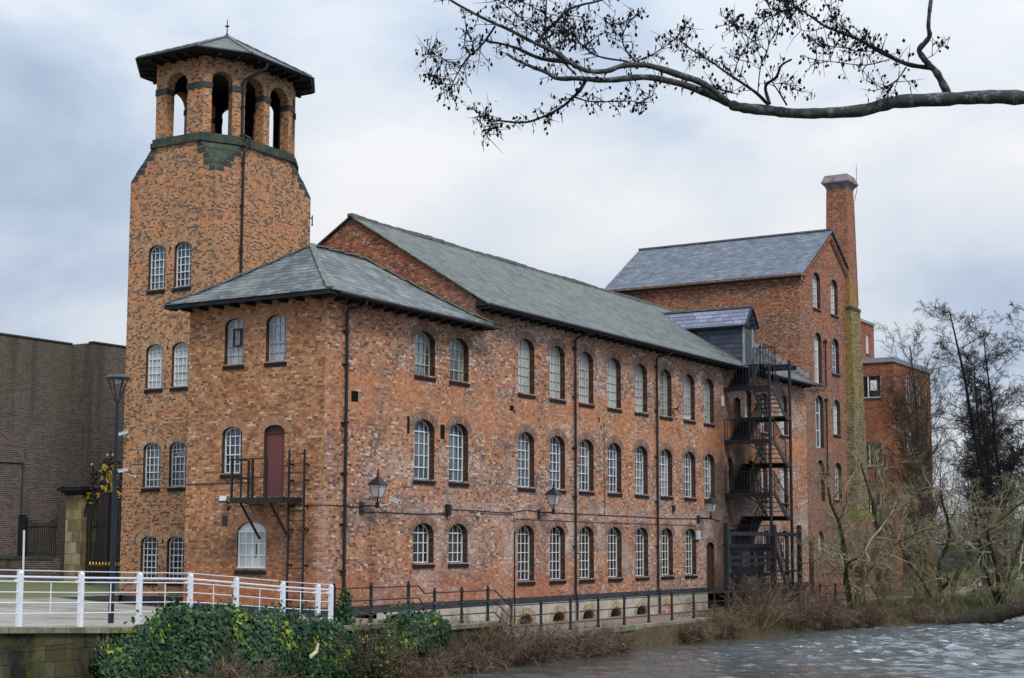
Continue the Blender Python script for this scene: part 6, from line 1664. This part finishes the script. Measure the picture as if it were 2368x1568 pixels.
def far_bits():
    t = thing('far_wall', 'low grey wall beyond the gravel path behind the willows', 'wall', (96,2,0)); g = G(); g.box(92,130,6,6.4,-.4,2.6); g.build('wall_face', 'impost', t); g = G(); g.box(91.9,130.1,5.9,6.5,2.6,2.75); g.build('coping', 'lead', t)
    t = thing('bank_railing', 'dark iron fence along the gravel path beyond the willows', 'fence', (72,-5.2,-.5))
    P = [Vector((x, y-.2, float(land_z(x,0))+.05)) for x, y in ((60,-6.4),(64,-5.6),(68,-5.1),(72,-4.6),(78,-4.3),(84,-4.0),(92,-3.95),(100,-3.9))]
    for p in P:
        g = G(); g.bar(p-Zv*.2, p+Zv*1.2, .09); g.build('post', 'black', t)
    g = G()
    for h in (.35,.75,1.15):
        for a, b in zip(P,P[1:]): g.bar(a+Zv*h, b+Zv*h, .045)
    g.build('rail', 'black', t)
far_bits()

# --- the alder bough overhead
def bough():
    rng = np.random.default_rng(101)
    z7 = lambda pts: [(976.8+.2836*x, .2836*y) for x, y in pts]; z8 = lambda pts: [(1648.4+.3034*x, .3034*y) for x, y in pts]
    base = bpx(2980, 300, 8.6); t = thing('alder_bough', 'grey alder bough with dark cones and catkins hanging across the top right sky', 'tree', (base[0],base[1],-1.0))
    limbs = []   # (points 2367-space, widths in those pixels, depth at start, depth at end, twig density)
    def add(pts, w0, w1, d0, d1, dens): limbs.append((pts, w0, w1, d0, d1, dens))
    add([(2980,300),(2700,238),(2500,222),(2367,226),(2305,224),(2230,227),(2180,230),(2080,235),(2040,243),(1990,256),(1900,262),(1830,262),(1780,256),(1720,250),(1690,243)],46,27,8.6,9.2,0)
    add([(1700,246)]+z7([(2368,790),(2200,715),(2000,660),(1800,630),(1500,655),(1280,640),(1100,640),(1010,590),(900,550),(750,480),(690,440)]),22,8,9.2,9.7,.5)
    add([(1690,243)]+z7([(2300,690),(2100,615),(1900,550),(1780,530),(1620,540),(1500,580),(1350,580),(1230,530),(1100,440),(1000,390),(870,330),(700,240),(580,190),(400,100),(240,10),(150,-60)]),20,6,9.2,8.7,.4)
    add(z7([(1240,540),(1200,510),(1000,485),(900,455),(780,400),(650,360),(530,340)]),12,5,8.95,8.9,.6)
    add(z7([(1340,640),(1280,740),(1220,800),(1140,870),(1000,945),(830,1000),(620,985),(560,990),(490,940),(430,910)]),9,2,9.5,9.3,1.2)
    add(z7([(560,990),(545,1050),(500,1110)]),2.5,1.5,9.3,9.3,2)
    add(z7([(1230,790),(1350,825),(1500,830),(1700,825),(1770,835),(1880,780)]),4,1.5,9.45,9.6,1.5)
    add(z7([(590,215),(490,360),(380,460),(320,540),(270,630),(230,720),(215,790)]),5.5,2,8.75,8.7,1.3)
    add(z7([(320,540),(180,490),(80,440),(20,450)]),2.5,1.5,8.7,8.6,1.6)
    add(z7([(230,690),(160,680),(110,620),(40,630)]),2.2,1.4,8.7,8.6,1.6)
    add(z7([(420,430),(400,320),(350,250)]),2,1.3,8.7,8.6,1.6)
    add(z7([(940,350),(1000,260),(1100,170),(1180,85),(1300,40),(1450,5),(1560,-60)]),8,4,8.9,9.3,.9)
    add(z7([(1250,610),(1150,510),(1050,400),(1000,270),(1010,0),(1020,-60)]),5,3,9.4,9.2,1.3)
    add(z7([(1000,330),(850,190),(680,50),(580,-20)]),3.4,2.2,8.9,8.8,1.4)
    add(z7([(1740,560),(1730,500),(1640,380),(1640,260),(1720,140),(1780,100)]),5,1.6,9.3,9.5,1.2)
    add(z7([(1660,500),(1430,460),(1300,370),(1200,270),(1050,260),(900,150)]),4.5,2,9.3,9.2,1.5)
    add(z7([(1750,500),(1900,430),(2050,320),(2150,220)]),4,1.5,9.3,9.2,1.5)
    add(z7([(1430,450),(1330,300),(1340,180)]),2.4,1.4,9.25,9.2,1.8)
    add(z7([(1640,300),(1560,260),(1540,190)]),2,1.3,9.4,9.4,1.8)
    add(z7([(1180,480),(1110,400),(1170,300),(1150,200),(1200,120)]),3,1.5,9.0,9.2,1.8)
    add(z7([(850,190),(760,210),(700,150)]),1.8,1.3,8.85,8.8,1.6)
    add(z7([(1000,120),(900,60),(800,10),(760,-30)]),2.4,1.5,9.2,9.1,1.6)
    add(z8([(1800,740),(1750,640),(1700,550),(1650,500),(1600,440),(1570,380),(1620,320),(1650,270),(1640,200),(1650,80),(1665,-40)]),22,10,9.0,8.8,0)
    add(z8([(1680,520),(1520,500),(1400,460),(1280,400),(1100,300),(950,240),(850,200),(720,110),(620,50),(520,-10)]),11,3,8.95,9.2,1.2)
    add(z8([(1380,440),(1250,365),(1150,330),(1060,270),(930,160),(880,60)]),4.5,1.6,8.95,9.0,1.8)
    add(z8([(1340,455),(1180,495),(1050,490),(860,465),(770,460)]),3,1.5,8.97,8.9,.8)
    add(z8([(1470,512),(1410,600),(1340,660),(1240,690)]),3.6,1.5,8.95,8.9,1.5)
    add(z8([(860,205),(760,235),(680,230),(580,170)]),2.2,1.4,9.1,9.2,.7)
    add(z8([(1230,390),(1100,390),(960,360),(800,350)]),2.5,1.3,9.0,9.1,1.9)
    add(z8([(430,790),(400,690),(410,640),(480,590),(520,500),(595,455)]),9,5,9.15,9.0,.2)
    add(z8([(560,800),(500,700),(450,630)]),5,3,9.15,9.05,.6)
    add(z8([(470,640),(560,640),(640,690)]),2,1.3,9.05,9,1.8)
    add(z8([(420,800),(330,710),(200,620),(80,540),(0,480)])+z7([(2230,430),(2120,350),(2100,310)]),8,2,9.15,9.3,1.1)
    add(z8([(340,715),(360,520),(410,390),(440,310),(520,180),(570,60),(580,-30)]),3,2,9.2,9.0,.9)
    add(z8([(150,570),(190,470),(230,390),(300,310)]),2.5,1.4,9.25,9.2,1.4)
    add(z8([(410,390),(330,330),(220,250),(150,170)]),2.2,1.4,9.1,9.1,1.3)
    add(z8([(750,-20),(620,60),(530,80),(440,70),(400,-10)]),3.5,2,9.1,9.0,1.6)
    add(z8([(530,80),(430,140),(350,200),(250,230),(150,170)]),3,1.6,9.05,9,1.5)
    add(z8([(1640,440),(1690,410),(1750,330)]),2.2,1.4,8.9,8.8,.8)
    add(z8([(200,720),(60,690),(-60,640)]),2.4,1.4,9.2,9.2,1.7)
    wood = G(); main = G(); TP, TD, TL, TR = [], [], [], []
    for li, (pts, w0, w1, d0, d1, dens) in enumerate(limbs):
        n = len(pts); ph = rng.uniform(0,6.3)
        P = [bpx(x, y, d0+(d1-d0)*i/(n-1)+.10*math.sin(ph+i*1.1)*(1 if i not in (0,n-1) else 0)*(0 if w0 > 15 else 1)) for i, (x, y) in enumerate(pts)]
        rd = [(w0+(w1-w0)*i/(n-1))*(.40 if w0 > 15 else .5)*(d0+(d1-d0)*i/(n-1))/3620.1 for i in range(n)]
        # smooth the polyline
        Q, Rq = [], []
        for i in range(n-1):
            a, b = P[max(i-1,0)], P[min(i+2,n-1)]
            for s in np.linspace(0,1,5)[:-1]:
                h = .5*((2*P[i])+(P[i+1]-a)*s+(2*a-5*P[i]+4*P[i+1]-b)*s*s+(3*P[i]-a-3*P[i+1]+b)*s**3); Q.append(h); Rq.append((rd[i]+(rd[i+1]-rd[i])*s)*rng.uniform(.88,1.12))
        Q.append(P[-1]); Rq.append(rd[-1])
        (main if w0 > 15 else wood).tube(Q, Rq, 10 if w0 > 15 else 6)
        Q = np.array(Q); seg = np.linalg.norm(np.diff(Q,axis=0),axis=1); Ltot = seg.sum()
        k = int(Ltot*dens*44)
        for q in range(k):
            f = rng.uniform(0.08,1)**.8*(len(Q)-1); i = min(int(f),len(Q)-2); p = Q[i]+(Q[i+1]-Q[i])*(f-i); d = unit(Q[i+1]-Q[i])
            TP.append(p); TD.append(d*.5+rng.normal(0,.6,3)+UP*.12); TL.append(rng.uniform(.04,.135)*(1.0 if w0 < 4 else .9)); TR.append(.0032)
    # trunk well outside the picture on the right, standing on the near bank
    trunk = G(); b = base; trunk.tube([(b[0]+.15,b[1]-.1,-2.0),(b[0]+.1,b[1]-.05,.5),(b[0],b[1],3),(b[0]-.02,b[1],5.2),(b[0]+.1,b[1]-.1,8.5),(b[0]+.2,b[1],12)], [.34,.27,.24,.22,.16,.08], 12)
    trunk.build('trunk', 'bough', t, smooth=True); main.build('bough', 'bough', t, smooth=True)
    TP, TD, TL, TR = map(np.array, (TP,TD,TL,TR))
    wood.twigs(TP, TD, TL, TR, rng, .22)
    Dn = TD/np.linalg.norm(TD,axis=1,keepdims=True); cones = []; cat = []
    P2, D2, L2 = [], [], []
    for k in range(2):
        f = rng.uniform(.35,1,(len(TP),1)); q = TP+Dn*TL[:,None]*f; d2 = Dn*.6+rng.normal(0,.7,Dn.shape); l2 = rng.uniform(.015,.05,len(TP)); wood.twigs(q, d2, l2, .0024, rng, .2)
        d2 /= np.linalg.norm(d2,axis=1,keepdims=True); e = q+d2*l2[:,None]; m = rng.random(len(e))
        cones.append(e[m < .54]); cat.append(e[(m > .76)])
    wood.build('branches', 'bough_twig', t, smooth=False, uv=False)
    g = G(); e = np.concatenate(cones); blobs(g, e+np.array([0,0,-.006]), .0096, rng, 1.4); g.build('cones', 'cone', t, uv=False)
    g = G(); e = np.concatenate(cat); g.twigs(e, rng.normal(0,.25,(len(e),3))-UP, rng.uniform(.025,.055,len(e)), .0042, rng, .1); g.build('catkins', 'cone', t, uv=False)
    for o in t.children:
        if o.name.split('.')[0] in ('cones','catkins'): o['kind'] = 'stuff'
bough()

# --- small litter caught in the ivy and on the water
def litter(name, label, cat, p, mat, pts, th=.02):
    t = G(); a = [Vector(p)+Vector(q) for q in pts]; n = (a[1]-a[0]).cross(a[2]-a[0]).normalized()*th; b = [q+n for q in a]
    t.face(b); t.face(a[::-1])
    for i in range(len(a)): j = (i+1) % len(a); t.face([a[i],a[j],b[j],b[i]])
    tag(t.build(name, mat), label, cat)
M['tan_pale'] = plain('pale_tan_board', (.55,.48,.30), .8, .2, .15, 4)
litter('torn_board', 'torn pale board caught in the lower ivy', 'litter', bpx(727,1513,41.0), 'tan_pale', [(-.22,-.02,-.10),(.12,.0,.04),(.20,.02,.26),(.14,.02,.30),(.05,.02,.10),(-.26,-.02,-.02)])
litter('plastic_bag', 'crumpled blue and white plastic bag on the ivy top', 'litter', bpx((600+1080/2)*.6105,(1616+1520/2)*.6105,47.0), 'plastic_white', [(-.10,-.05,.12),(-.02,-.08,-.02),(.12,-.05,-.16),(.15,-.02,-.08),(.03,-.02,.06),(-.02,-.03,.16)], .05)
